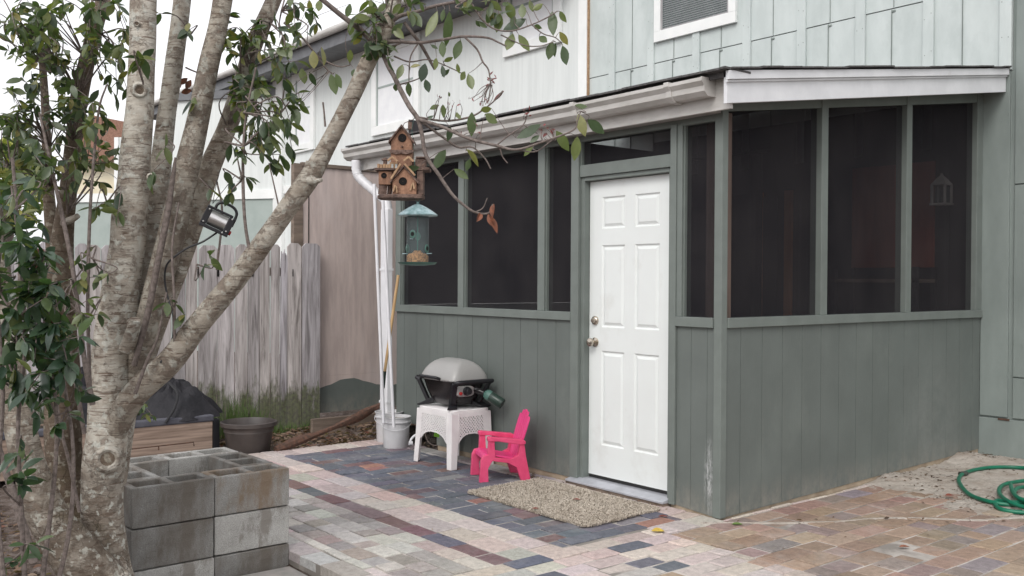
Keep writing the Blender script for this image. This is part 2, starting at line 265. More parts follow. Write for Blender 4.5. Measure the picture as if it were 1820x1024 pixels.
def mat_mat():
    m, n, b = newmat('beige_shag'); b.inputs['Roughness'].default_value = 1; b.inputs['Specular IOR Level'].default_value = .05
    a = N(n, 'ShaderNodeAttribute', attribute_name='Col')
    c = ramp(n, a.outputs['Fac'], [(0, (.20, .16, .125)), (.4, (.42, .36, .295)), (1, (.60, .54, .46))]).outputs[0]
    n.links.new(c, b.inputs['Base Color']); return m
M['shag'] = mat_mat()
# ---------------------------------------------------------------- mesh builder
def rotm(rx=0, ry=0, rz=0):
    return np.array(Matrix.Rotation(rz, 3, 'Z') @ Matrix.Rotation(ry, 3, 'Y') @ Matrix.Rotation(rx, 3, 'X'))
class MB:
    def __init__(s): s.v = []; s.f = []; s.c = []; s.mi = []; s.cur = 0; s.col = (1, 1, 1)
    def add(s, vs, fs, col=None):
        o = len(s.v); s.v.extend([tuple(map(float, p)) for p in vs]); s.f.extend([tuple(i+o for i in f) for f in fs]); s.c.extend([col or s.col]*len(fs)); s.mi.extend([s.cur]*len(fs)); return s
    def box(s, a, b, R=None, c=None, col=None):
        a = np.array(a, float); b = np.array(b, float); lo = np.minimum(a, b); hi = np.maximum(a, b)
        vs = np.array([[x, y, z] for x in (lo[0], hi[0]) for y in (lo[1], hi[1]) for z in (lo[2], hi[2])])
        if R is not None: cc = (lo+hi)/2 if c is None else np.array(c, float); vs = (vs-cc) @ np.array(R).T + cc
        return s.add(vs, [(0, 1, 3, 2), (4, 6, 7, 5), (0, 4, 5, 1), (2, 3, 7, 6), (0, 2, 6, 4), (1, 5, 7, 3)], col)
    def beam(s, p, q, w, h, upv=(0, 0, 1), col=None):     # rectangular bar from p to q
        p = np.array(p, float); q = np.array(q, float); d = q-p; L = np.linalg.norm(d); d /= L; u = np.array(upv, float)
        if abs(d@u) > .95: u = np.array([1., 0, 0])
        x = np.cross(d, u); x /= np.linalg.norm(x); y = np.cross(x, d)
        vs = [P+x*a*w/2+y*b*h/2 for P in (p, q) for a, b in ((-1, -1), (1, -1), (1, 1), (-1, 1))]
        return s.add(vs, [(3, 2, 1, 0), (4, 5, 6, 7), (0, 1, 5, 4), (1, 2, 6, 5), (2, 3, 7, 6), (3, 0, 4, 7)], col)
    def prism(s, poly, axis, a, b, col=None):           # polygon (2-D) pushed along axis from a to b
        n = len(poly); vs = []
        for t in (a, b):
            for (u, v) in poly:
                vs.append({'x': (t, u, v), 'y': (u, t, v), 'z': (u, v, t)}[axis])
        return s.add(vs, [tuple(range(n))[::-1], tuple(range(n, 2*n))]+[(i, (i+1) % n, n+(i+1) % n, n+i) for i in range(n)], col)
    def tube(s, pts, rad, seg=10, cap=True, wob=0, col=None):
        pts = [np.array(p, float) for p in pts]; n = len(pts); rad = [rad]*n if isinstance(rad, (int, float)) else list(rad)
        o = len(s.v); t = pts[1]-pts[0]; t /= np.linalg.norm(t); u = np.cross(t, [0, 0, 1.]); 
        if np.linalg.norm(u) < 1e-3: u = np.array([1., 0, 0])
        u /= np.linalg.norm(u); vs = []; ph = rng.random(4)*6
        for i, p in enumerate(pts):
            d = pts[min(i+1, n-1)]-pts[max(i-1, 0)]; d /= (np.linalg.norm(d)+1e-12); u = u-d*(u@d); u /= np.linalg.norm(u); w = np.cross(d, u)
            for k in range(seg):
                a = 2*math.pi*k/seg; r = rad[i]*(1+wob*(.6*math.sin(3*a+ph[0]+i*.11)+.5*math.sin(2*a+ph[1]-i*.23)+.4*math.sin(5*a+ph[2]+i*.5)+.5*math.sin(i*.7+ph[3])*math.cos(a+ph[0])))
                vs.append(p+(u*math.cos(a)+w*math.sin(a))*r)
        fs = [(i*seg+k, i*seg+(k+1) % seg, (i+1)*seg+(k+1) % seg, (i+1)*seg+k) for i in range(n-1) for k in range(seg)]
        if cap: fs += [tuple(range(seg))[::-1], tuple((n-1)*seg+k for k in range(seg))]
        return s.add(vs, fs, col)
    def lathe(s, prof, c=(0, 0, 0), seg=32, R=None, cap=True):
        c = np.array(c, float); vs = []
        for r, z in prof:
            for k in range(seg):
                a = 2*math.pi*k/seg; p = np.array([r*math.cos(a), r*math.sin(a), z]); vs.append((np.array(R)@p if R is not None else p)+c)
        n = len(prof); fs = [(i*seg+k, i*seg+(k+1) % seg, (i+1)*seg+(k+1) % seg, (i+1)*seg+k) for i in range(n-1) for k in range(seg)]
        if cap: fs += [tuple(range(seg))[::-1], tuple((n-1)*seg+k for k in range(seg))]
        return s.add(vs, fs)
    def loft(s, levels, c=(0, 0, 0), seg=48, R=None):   # rounded-rectangle rings (z, a, b, exponent, dx, dy)
        c = np.array(c, float); vs = []
        for L in levels:
            z, a, b, e = L[:4]; dx, dy = (L[4], L[5]) if len(L) > 4 else (0, 0)
            for k in range(seg):
                t = 2*math.pi*k/seg; ct, st = math.cos(t), math.sin(t)
                p = np.array([dx+a*np.sign(ct)*abs(ct)**(2/e), dy+b*np.sign(st)*abs(st)**(2/e), z]); vs.append((np.array(R)@p if R is not None else p)+c)
        n = len(levels); fs = [(i*seg+k, i*seg+(k+1) % seg, (i+1)*seg+(k+1) % seg, (i+1)*seg+k) for i in range(n-1) for k in range(seg)]
        fs += [tuple(range(seg))[::-1], tuple((n-1)*seg+k for k in range(seg))]
        return s.add(vs, fs)
    def build(s, name, mats, parent=None, smooth=False, bevel=0, world=True, attr=False, solid=0, bseg=2, angle=40):
        me = bpy.data.meshes.new(name); v = s.v
        if parent is not None and world:
            inv = parent.matrix_basis.inverted()
            if parent.parent: inv = inv @ parent.parent.matrix_basis.inverted() if False else inv
            L = abs_mat(parent).inverted(); v = [tuple(L @ Vector(p)) for p in v]
        me.from_pydata(v, [], s.f); me.update()
        for mm in (mats if isinstance(mats, (list, tuple)) else [mats]): me.materials.append(mm)
        if isinstance(mats, (list, tuple)): me.polygons.foreach_set('material_index', s.mi)
        if attr:
            ca = me.color_attributes.new('Col', 'FLOAT_COLOR', 'CORNER'); arr = []
            for f, c in zip(s.f, s.c): arr += [c[0], c[1], c[2], 1]*len(f)
            ca.data.foreach_set('color', arr)
        if smooth:
            me.polygons.foreach_set('use_smooth', [True]*len(me.polygons))
            try: me.set_sharp_from_angle(angle=math.radians(angle))
            except Exception: pass
        o = bpy.data.objects.new(name, me); S.collection.objects.link(o)
        if parent is not None: o.parent = parent
        if bevel:
            bm = o.modifiers.new('bevel', 'BEVEL'); bm.width = bevel; bm.segments = bseg; bm.limit_method = 'ANGLE'; bm.angle_limit = math.radians(35)
        if solid:
            sm = o.modifiers.new('solid', 'SOLIDIFY'); sm.thickness = solid
        return o
def abs_mat(o):
    m = o.matrix_basis.copy()
    while o.parent: o = o.parent; m = o.matrix_basis @ m
    return m
def tag(o, label=None, cat=None, group=None, kind=None):
    for k, v in (('label', label), ('category', cat), ('group', group), ('kind', kind)):
        if v: o[k] = v
    return o
def thing(name, label, cat, loc=(0, 0, 0), rz=0, group=None):
    o = bpy.data.objects.new(name, None); S.collection.objects.link(o); o.location = tuple(map(float, loc)); o.rotation_euler = (0, 0, rz); o.empty_display_size = .1
    return tag(o, label, cat, group)
def spline(pts, n=8):
    P = [np.array(p, float) for p in pts]; P = [2*P[0]-P[1]]+P+[2*P[-1]-P[-2]]; out = []
    for i in range(1, len(P)-2):
        for k in range(n):
            t = k/n; out.append(.5*((2*P[i])+(-P[i-1]+P[i+1])*t+(2*P[i-1]-5*P[i]+4*P[i+1]-P[i+2])*t*t+(-P[i-1]+3*P[i]-3*P[i+1]+P[i+2])*t**3))
    out.append(P[-2]); return out
def fbm(x, y, s=1.0, seed=0):
    v = 0; a = 1; f = s
    for k in range(4):
        v += a*math.sin(x*f*1.7+seed*1.3+k*2.1+1.5*math.sin(y*f*1.1+k+seed))*math.cos(y*f*1.9+k*1.7+seed+1.2*math.sin(x*f*.8+k)); a *= .5; f *= 2.1
    return v
# ================================================================ GROUND
def ground_h(x, y):
    h = -.055
    if y < -2.27: h -= .075*min(1, (-2.27-y)/.15)
    if x < -3.7: h += .01
    if x < -2.9 and y > -.05: h = -.02+.05*min(1, max(0, y)/.4)
    return h
mb = MB(); xs = np.concatenate([[-200, -60, -25, -12], np.arange(-7, 5.01, .08), [8, 20, 60, 200]]); ys = np.concatenate([[-200, -60, -20, -8], np.arange(-5, 4.51, .08), [8, 20, 60, 200]])
vs = [(x, y, ground_h(x, y)+(.012*fbm(x, y, 3, 1)+.006*fbm(x, y, 11, 2) if -7 < x < 5 and -5 < y < 4.5 and not (x > -3.7 and y > -2.3) else 0)) for x in xs for y in ys]
ny = len(ys); mb.add(vs, [(i*ny+j, (i+1)*ny+j, (i+1)*ny+j+1, i*ny+j+1) for i in range(len(xs)-1) for j in range(ny-1)])
tag(mb.build('ground', M['dirt'], smooth=True), kind='structure')
# ---- patio pavers
mb = MB()
def paver(x0, x1, y0, y1, col, g=.004):
    x0 += g; x1 -= g; y0 += g; y1 -= g
    if x1-x0 < .02 or y1-y0 < .02: return
    j = lambda: random.gauss(0, .0014); z = random.gauss(0, .0028); b = .008
    tx, ty = random.gauss(0, .010), random.gauss(0, .010); cx, cy = (x0+x1)/2, (y0+y1)/2
    base = [(x0+j(), y0+j()), (x1+j(), y0+j()), (x1+j(), y1+j()), (x0+j(), y1+j())]
    zz = lambda x, y: z+(x-cx)*tx+(y-cy)*ty
    lo = [(x, y, -.05) for x, y in base]; mid = [(x, y, zz(x, y)-.005) for x, y in base]
    top = [(x+(b if x < cx else -b)+j()*.6, y+(b if y < cy else -b)+j()*.6, zz(x, y)) for x, y in base]
    fs = [(8, 9, 10, 11)]
    for k in range(4):
        l = (k+1) % 4; fs += [(4+k, 4+l, 8+l, 8+k), (k, l, 4+l, 4+k)]
    mb.add(lo+mid+top, fs, col)
def jit(c, s=.07):
    k = random.gauss(1, s); return tuple(max(.01, v*k*random.gauss(1, .03)) for v in c)
def pick(pal): 
    r = random.random()*sum(w for w, _ in pal)
    for w, c in pal:
        r -= w
        if r <= 0: return jit(c)
    return jit(pal[-1][1])
SLATE = (.125, .130, .155); DRED = (.165, .105, .108); ORED = (.27, .145, .125); PALE = (.47, .415, .375); PINK = (.45, .37, .345); GREY = (.30, .28, .265); LGREY = (.44, .41, .385); BROWN = (.265, .195, .150); MAUVE = (.235, .185, .17); TAN = (.315, .235, .18); CREAM = (.44, .36, .27)
P_DARK = [(56, SLATE), (10, (.15, .13, .145)), (9, DRED), (4, ORED), (6, (.24, .235, .245)), (4, CREAM)]
P_PALE = [(60, PALE), (35, PINK), (10, (.40, .37, .34))]
P_GREY = [(50, GREY), (25, LGREY), (14, (.35, .30, .28)), (10, (.24, .225, .215))]
P_MIX = [(60, PALE), (26, PINK), (22, SLATE), (5, TAN), (6, LGREY)]
P_BROWN = [(38, BROWN), (22, MAUVE), (26, TAN), (14, (.29, .20, .16)), (4, (.22, .20, .20))]
def fill(x0, x1, y0, y1, w, Ls, axis, pal, skip=None, palf=None):
    n = max(1, round(((x1-x0) if axis == 'y' else (y1-y0))/w)); w = ((x1-x0) if axis == 'y' else (y1-y0))/n
    for i in range(n):
        a0, a1 = (y0, y1) if axis == 'y' else (x0, x1); t = a0-random.random()*Ls[0]*.9
        while t < a1-1e-6:
            L = random.choice(Ls); e = t+L; s0, s1 = max(t, a0), min(e, a1)
            if a1-s1 < .05: s1 = a1; e = a1
            if s1-s0 > .03:
                r = (x0+i*w, x0+(i+1)*w, s0, s1) if axis == 'y' else (s0, s1, y0+i*w, y0+(i+1)*w)
                cx, cy = (r[0]+r[1])/2, (r[2]+r[3])/2
                if not (skip and skip(cx, cy)): paver(*r, pick(palf(cx, cy) if palf else pal))
            t = e
fill(-3.72, -.13, -.17, -.005, .165, [.25, .2], 'x', [(1, (.33, .31, .29)), (1, (.38, .35, .32))], palf=lambda x, y: P_PALE if x > -1.5 else [(1, (.30, .285, .27))])
fill(-3.46, -.13, -1.15, -.17, .117, [.245, .245, .18], 'y', P_DARK, palf=lambda x, y: ([(60, SLATE), (16, DRED), (3, ORED), (8, (.14, .115, .13))] if x < -2.2 or x < -1.2 and y < -.85 else P_DARK))
fill(-3.72, -3.46, -2.0, -.17, .26, [.13, .16], 'y', P_PALE)
fill(-3.46, -.10, -1.50, -1.15, .175, [.26, .2, .3], 'x', P_PALE)
fill(-3.46, -.10, -1.63, -1.50, .13, [.27, .27, .22], 'x', [(50, SLATE), (35, DRED), (4, ORED), (14, (.19, .145, .15))])
fill(-3.72, -.10, -2.12, -1.63, .123, [.12, .15, .18, .21], 'x', P_GREY, palf=lambda x, y: P_GREY if x < -.5 or y < -1.8 else P_PALE)
fill(-3.72, 1.6, -2.185, -2.12, .065, [.19, .22], 'x', [(1, (.50, .47, .43))])
fill(-3.72, 1.6, -2.32, -2.185, .135, [.22, .28, .19], 'x', [(3, (.46, .43, .41)), (1, (.38, .36, .35))])
fill(-.10, .02, -2.12, -.5, .12, [.25], 'y', P_MIX, palf=lambda x, y: P_MIX if y < -1.3 else P_PALE)
fill(-.13, .05, -.5, -.005, .18, [.25, .18], 'y', P_PALE)
fill(.02, 4.2, -2.12, -.5, .122, [.25, .25, .19], 'y', P_MIX, palf=lambda x, y: P_MIX if y < -.75 else [(5, PALE), (3, PINK), (1, SLATE), (2, TAN)])
fill(.05, 4.2, -.5, 2.2, .145, [.24, .20, .28, .15], 'y', P_BROWN)
fill(.015, .05, 0, 2.2, .035, [.2], 'y', P_PALE)
patio = tag(mb.build('patio', M['paver'], attr=True), kind='structure')
mb = MB(); mb.box((-3.715, -2.315, -.12), (.05, .0, -.006)); mb.box((.052, -2.315, -.12), (4.2, 2.2, -.006)); tag(mb.build('patio_bed', M['joint']), kind='structure')
# concrete edge strip beside the patio
mb = MB(); mb.box((-.93, -3.4, -.16), (2.5, -2.335, -.07)); tag(mb.build('concrete_pad', M['slab'], bevel=.008), kind='structure')
# ---- sand pile by the house and sand swept into the joints
mb = MB(); nx_, ny_ = 240, 170
def sand_h(x, y):
    edge = np.interp(x, [-.1, .34, .62, .70, 1.0, 1.15, 1.6, 3.6], [1.60, 1.47, 1.52, 1.32, 1.31, 1.56, 1.6, 1.4])
    d = y-edge-.05*fbm(x, y, 5, 3)-.03*fbm(x, y, 19, 6)
    h = -.003+.040*max(-.4, min(d, .6))+.004*fbm(x, y, 4, 5)*min(1, max(0, d)*3)+.0045*fbm(x, y, 17, 8)*min(1, max(0, d)*4)+.002*fbm(x, y, 41, 3)
    h += .06*math.exp(-((x-.10)**2+(y-3.0)**2)/.04)+.05*math.exp(-((x-.75)**2+(y-3.15)**2)/.10)+.035*math.exp(-((x-.10)**2+(y-1.9)**2)/.03)+.05*math.exp(-((x-1.4)**2+(y-3.2)**2)/.2)
    return h
vs = [(x, y, sand_h(x, y)) for x in np.linspace(.0, 3.4, nx_) for y in np.linspace(1.15, 3.34, ny_)]
mb.add(vs, [(i*ny_+j, (i+1)*ny_+j, (i+1)*ny_+j+1, i*ny_+j+1) for i in range(nx_-1) for j in range(ny_-1)])
tag(mb.build('sand', M['sand'], smooth=True), kind='structure')
line = spline([(.0, -.17, 0), (.13, .0, 0), (.285, .194, 0), (.464, .467, 0), (.586, .755, 0), (.754, .971, 0), (.983, 1.2, 0), (1.108, 1.5, 0), (1.2, 1.7, 0)], 14)
mb = MB(); vs = []; 
for i, p in enumerate(line):
    d = line[min(i+1, len(line)-1)]-line[max(0, i-1)]; d /= np.linalg.norm(d); nrm = np.array([-d[1], d[0], 0]); w = .004+.007*abs(math.sin(i*.37)*math.sin(i*.13+1))+.006*random.random()
    if i > 60: w += .008
    for s, z in ((-1, -.004), (-.5, .0055), (.5, .0055), (1, -.004)): vs.append(p+nrm*w*s*(1+.3*random.random())+np.array([0, 0, z]))
mb.add(vs, [(i*4+k, i*4+k+1, (i+1)*4+k+1, (i+1)*4+k) for i in range(len(line)-1) for k in range(3)])
tag(mb.build('sand_line', M['sand'], smooth=True), kind='structure')
# ================================================================ PORCH
SILL = 1.2; XL = -3.6; YW = 3.3214; RT = .165   # rake rise per metre
porch = thing('screened_porch', 'grey-green screened porch with white door and low panelled walls', 'porch')
def panel_wall(axis, a, b, zb0, zb1, zt, sign, grooves, thick=.012):
    # board wall: sheet with raised boards between narrow vertical grooves
    m_ = MB(); g = .0022; ed = sorted([a]+[t for t in grooves if a < t < b]+[b]); zb = lambda t: zb0+(zb1-zb0)*(t-a)/(b-a)
    def quadbox(s0, s1, d0, d1):
        z0, z1 = zb(s0), zb(s1)
        if axis == 'x': vs = [(s0, d0, z0), (s1, d0, z1), (s1, d0, zt), (s0, d0, zt), (s0, d1, z0), (s1, d1, z1), (s1, d1, zt), (s0, d1, zt)]
        else: vs = [(d0, s0, z0), (d0, s1, z1), (d0, s1, zt), (d0, s0, zt), (d1, s0, z0), (d1, s1, z1), (d1, s1, zt), (d1, s0, zt)]
        m_.add(vs, [(0, 1, 2, 3), (7, 6, 5, 4), (0, 4, 5, 1), (1, 5, 6, 2), (2, 6, 7, 3), (3, 7, 4, 0)])
    quadbox(a, b, -sign*.02, -sign*.0025)
    for s0, s1 in zip(ed[:-1], ed[1:]): quadbox(s0+g*(s0 > a), s1-g*(s1 < b), -sign*.0027, 0)
    return m_
gx = [-3.276+.2*k for k in range(-1, 17)]
panel_wall('x', XL, -2.97, .17, .17, SILL-.06, -1, gx).build('wall', M['porch'], porch)
panel_wall('x', -2.968, -1.30, .035, .035, SILL-.06, -1, gx).build('wall', M['porch'], porch)
panel_wall('x', -.34, -.03, .02, .0, SILL-.06, -1, [-.226, -.1]).build('wall', M['porch'], porch)
panel_wall('y', .03, YW, .0, .066, SILL-.06, 1, [.191+.2145*k for k in range(15)]).build('wall', M['porch'], porch)
mb = MB(); mb.box((-.030, .02, -.05), (-.0065, YW-.002, .08)); mb.box((-.385, .0065, -.05), (-.031, .03, .05)); mb.box((-2.96, .0065, -.05), (-1.31, .03, .05)); mb.build('footing', M['sandstone'], porch)
# sill rails
mb = MB(); mb.box((XL-.01, -.022, SILL-.06), (-1.308, .09, SILL)); mb.build('sill_rail', M['trim'], porch, bevel=.003)
mb = MB(); mb.box((-.342, -.022, SILL-.06), (-.047, .09, SILL)); mb.build('sill_rail', M['trim'], porch, bevel=.003)
mb = MB(); mb.box((-.09, .046, SILL-.06), (.022, YW-.003, SILL)); mb.build('sill_rail', M['trim'], porch, bevel=.003)
mb = MB(); mb.box((XL, .006, .17), (XL+.02, YW, SILL-.003)); mb.build('wall', M['porch'], porch)
# posts, header plates
def top_end(y): return 2.455+.138*max(0, y)      # underside of the rake trim on the end wall
mb = MB(); mb.box((-.045, -.012, 0), (.012, .045, 2.47)); mb.build('corner_post', M['trim'], porch, bevel=.004)
mb = MB(); mb.box((-.16, .05, .06), (-.05, .14, 2.44)); mb.box((-.05+.003, .05, .06), (-.02, .12, 2.44)); mb.build('wood_stud', M['raw'], porch, bevel=.003)
for x0, x1 in ((XL-.01, XL+.07), (-2.665, -2.59), (-1.672, -1.597)):
    mb = MB(); mb.box((x0, -.012, SILL), (x1, .075, 2.40)); mb.build('post', M['trim'], porch, bevel=.003)
mb = MB(); mb.box((-1.308, -.018, .03), (-1.232, .10, 2.40)); mb.build('post', M['trim'], porch, bevel=.003)
mb = MB(); mb.box((-.392, -.018, .02), (-.343, .10, 2.40)); mb.build('post', M['trim'], porch, bevel=.003)
mb = MB(); mb.box((-.342, -.010, SILL), (-.300, .08, 2.40)); mb.build('post', M['trim'], porch, bevel=.003)
for y0, y1 in ((1.025, 1.10), (2.12, 2.195), (YW-.10, YW-.004)):
    mb = MB(); mb.box((-.075, y0, SILL), (.012, y1, top_end(y0)+.05)); mb.build('post', M['trim'], porch, bevel=.003)
mb = MB(); mb.box((XL, -.006, 2.385), (-.045, .09, 2.47)); mb.build('header', M['trim'], porch)
mb = MB(); mb.add([(x, y, z) for x in (-.08, .006) for (y, z) in ((.046, top_end(.05)-.02), (YW-.004, top_end(YW)-.02), (YW-.004, top_end(YW)+.12), (.046, top_end(.05)+.09))], [(3, 2, 1, 0), (4, 5, 6, 7), (0, 1, 5, 4), (1, 2, 6, 5), (2, 3, 7, 6), (3, 0, 4, 7)]); mb.build('header', M['trim'], porch)
# screens
def screen_x(x0, x1, z0, z1): mb = MB(); mb.box((x0, .028, z0), (x1, .0285, z1)); mb.build('screen', M['screen'], porch)
screen_x(XL+.06, -2.665, SILL, 2.39); screen_x(-2.59, -1.672, SILL, 2.39); screen_x(-1.597, -1.308, SILL, 2.39); screen_x(-1.232, -.392, 2.22, 2.39); screen_x(-.30, -.045, SILL, 2.39)
def screen_y(y0, y1):
    mb = MB(); mb.add([(x, y, z) for x in (-.030, -.0305) for y, z in ((y0, SILL), (y1, SILL), (y1, top_end(y1)), (y0, top_end(y0)))], [(0, 1, 2, 3), (7, 6, 5, 4), (0, 4, 5, 1), (1, 5, 6, 2), (2, 6, 7, 3), (3, 7, 4, 0)]); mb.build('screen', M['screen'], porch)
screen_y(.046, 1.03); screen_y(1.095, 2.125); screen_y(2.19, YW-.09)
# thin screen beads round every opening
for x0, x1, z0, z1 in ((XL+.07, -2.665, SILL, 2.385), (-2.59, -1.672, SILL, 2.385), (-1.597, -1.308, SILL, 2.385), (-1.232, -.392, 2.22, 2.385), (-.30, -.045, SILL, 2.385)):
    for a, b in (((x0, z0), (x0+.012, z1)), ((x1-.012, z0), (x1, z1))): mb = MB(); mb.box((a[0], .004, a[1]), (b[0], .026, b[1])); mb.build('screen_bead', M['trim'], porch)
# door frame and door
DX0, DX1, DZ = -1.223, -.503, .075
DX1 = -.470
mb = MB(); mb.box((-1.232, -.006, 2.14), (-.392, .10, 2.222)); mb.build('door_head', M['trim'], porch, bevel=.003)
mb = MB(); mb.box((-1.232, .010, .04), (-1.200, .14, 2.14)); mb.box((-.424, .010, .04), (-.392, .14, 2.14)); mb.box((-1.199, .010, 2.112), (-.425, .14, 2.139)); mb.build('door_frame', M['trim'], porch, bevel=.002)
door = MB(); d0, d1, z0, z1 = -1.196, -.428, DZ, 2.108; yf = .062
door.box((d0, yf, z0), (d1, yf+.042, z1))
dw = d1-d0
def dpanel(u0, u1, v0, v1):
    x0, x1, a, b = d0+u0*dw, d0+u1*dw, v0, v1; fr = .022; pts = []
    rings = [(0, 0), (.008, .007), (fr, .006), (fr+.010, -.0), (fr+.018, .002)]
    rings = [(0, 0.0003), (.006, -.006), (.016, -.006), (.026, .0015), (.040, -.003)]
    vs = []
    for ins, pr in rings: vs += [(x0+ins, yf-pr, a+ins), (x1-ins, yf-pr, a+ins), (x1-ins, yf-pr, b-ins), (x0+ins, yf-pr, b-ins)]
    return vs, rings
# door skin with real sunk mouldings: front face cut out round each panel
door = MB(); door.box((d0, yf+.012, z0), (d1, yf+.045, z1))
H = z1-z0
cols = [(0, .155), (.155, .44), (.44, .56), (.56, .845), (.845, 1)]
rows = [0, .115, .44, .515, .80, .855, .955, 1]
rows = [z0+H*t for t in (0, .105, .425, .505, .782, .838, .945, 1)]
for ci, (u0, u1) in enumerate(cols):
    for ri in range(7):
        x0, x1, a, b = d0+u0*dw, d0+u1*dw, rows[ri], rows[ri+1]
        if ci in (1, 3) and ri in (1, 3, 5):
            vs = []; R_ = [(0, 0), (.010, .009), (.016, .009), (.034, .001), (.045, .001)]
            for ins, dep in R_: vs += [(x0+ins, yf+dep, a+ins), (x1-ins, yf+dep, a+ins), (x1-ins, yf+dep, b-ins), (x0+ins, yf+dep, b-ins)]
            fs = []
            for k in range(len(R_)-1):
                for q in range(4): l = (q+1) % 4; fs.append((4*k+q, 4*k+l, 4*k+4+l, 4*k+4+q))
            k = len(R_)-1; fs.append((4*k, 4*k+1, 4*k+2, 4*k+3)); door.add(vs, fs)
        else: door.add([(x0, yf, a), (x1, yf, a), (x1, yf, b), (x0, yf, b)], [(0, 1, 2, 3)])
for a, b in (((d0, z0), (d0, z1)), ((d1, z1), (d1, z0)), ((d0, z1), (d1, z1)), ((d1, z0), (d0, z0))):
    door.add([(a[0], yf, a[1]), (b[0], yf, b[1]), (b[0], yf+.012, b[1]), (a[0], yf+.012, a[1])], [(3, 2, 1, 0)])
dobj = door.build('door', M['door'], porch)
Ry = rotm(math.pi/2, 0, 0)   # lathe axis z -> -y
mb = MB(); mb.lathe([(.032, 0), (.033, .006), (.020, .010), (.012, .014), (.012, .030), (.024, .036), (.030, .048), (.028, .060), (.016, .068), (.002, .070)], (d0+.060, yf, 1.005-.01), 28, Ry); mb.build('door_knob', M['nickel'], dobj, smooth=True)
mb = MB(); mb.lathe([(.031, 0), (.031, .010), (.026, .016), (.017, .020), (.016, .030), (.002, .031)], (d0+.060, yf, 1.145), 28, Ry); mb.build('deadbolt', M['nickel'], dobj, smooth=True)
mb = MB(); mb.box((d0+.002, yf+.006, z0-.022), (d1-.002, yf+.04, z0-.001)); mb.build('door_sweep', M['rubber'], dobj)
mb = MB(); mb.prism([(-.065, .022), (-.065, .034), (.02, .050), (.14, .050), (.14, .022)], 'x', -1.30, -.395); mb.build('threshold', M['sill'], porch, bevel=.002)
mb = MB(); mb.box((-1.306, -.055, -.02), (-.40, .15, .0215)); mb.build('sub_sill', M['timber'], porch)
# roof, fascia, gutter
def roofz(y): return 2.618+.147*(y+.2)
mb = MB(); xr0, xr1 = -4.05, .20
vs = []
for x in (xr0, xr1):
    for y, dz in ((-.2, 0), (-.2, -.035), (YW, -.035), (YW, 0)): vs.append((x, y, roofz(y)+dz-(.0 if x > 0 else -.01)))
mb.add(vs, [(0, 1, 2, 3), (7, 6, 5, 4), (0, 4, 5, 1), (1, 5, 6, 2), (2, 6, 7, 3), (3, 7, 4, 0)]); mb.build('roof', M['shingle'], porch)
mb = MB(); xx = xr0-.03
while xx < xr1+.02:    # uneven drip edge of shingle tabs
    w = random.uniform(.2, .32); x2 = min(xx+w, xr1+.022); zz = roofz(-.24)+.006+random.uniform(-.004, .006)
    mb.box((xx, -.255, zz), (x2-.003, -.02, zz+.012)); xx += w
yy = -.2
while yy < YW-.02:
    y2 = min(yy+random.uniform(.18, .3), YW); z_ = roofz((yy+y2)/2)+.006+random.uniform(-.003, .006)
    mb.add([(x, y, z_+(y-(yy+y2)/2)*.147+dz) for dz in (0, .010) for (x, y) in ((.02, yy), (.232, yy), (.232, y2-.002), (.02, y2-.002))], [(3, 2, 1, 0), (4, 5, 6, 7), (0, 1, 5, 4), (1, 2, 6, 5), (2, 3, 7, 6), (3, 0, 4, 7)]); yy = y2
mb.build('shingle_edge', M['shingle'], porch)
mb = MB(); mb.box((xr0, -.135, 2.415), (.165, -.113, 2.60)); mb.build('fascia', M['gutter'], porch, bevel=.002)
mb = MB(); mb.box((xr0, -.112, 2.425), (.0, -.002, 2.437)); mb.build('soffit', M['soffit'], porch)
def rake(xa, xb, ya, yb, off0, off1, mat, nm):
    m_ = MB(); vs = [(x, y, roofz(y)+o) for x in (xa, xb) for y, o in ((ya, off0), (yb, off0), (yb, off1), (ya, off1))]
    m_.add(vs, [(3, 2, 1, 0), (4, 5, 6, 7), (0, 1, 5, 4), (1, 2, 6, 5), (2, 3, 7, 6), (3, 0, 4, 7)]); m_.build(nm, mat, porch, bevel=.002)
rake(.166, .190, -.20, YW-.006, -.185, -.001, M['fascia'], 'rake_board')
rake(.1915, .216, -.215, YW-.006, -.052, -.001, M['fascia'], 'rake_trim')
rake(.1915, .203, -.215, YW-.006, -.066, -.0535, M['fascia'], 'rake_trim')
mb = MB(); m_ = [(x, y, roofz(y)-.17+dz) for dz in (0, .012) for x, y in ((.013, .0), (.165, .0), (.165, YW-.006), (.013, YW-.006))]; mb.add(m_, [(3, 2, 1, 0), (4, 5, 6, 7), (0, 1, 5, 4), (1, 2, 6, 5), (2, 3, 7, 6), (3, 0, 4, 7)]); mb.build('soffit', M['soffit'], porch)
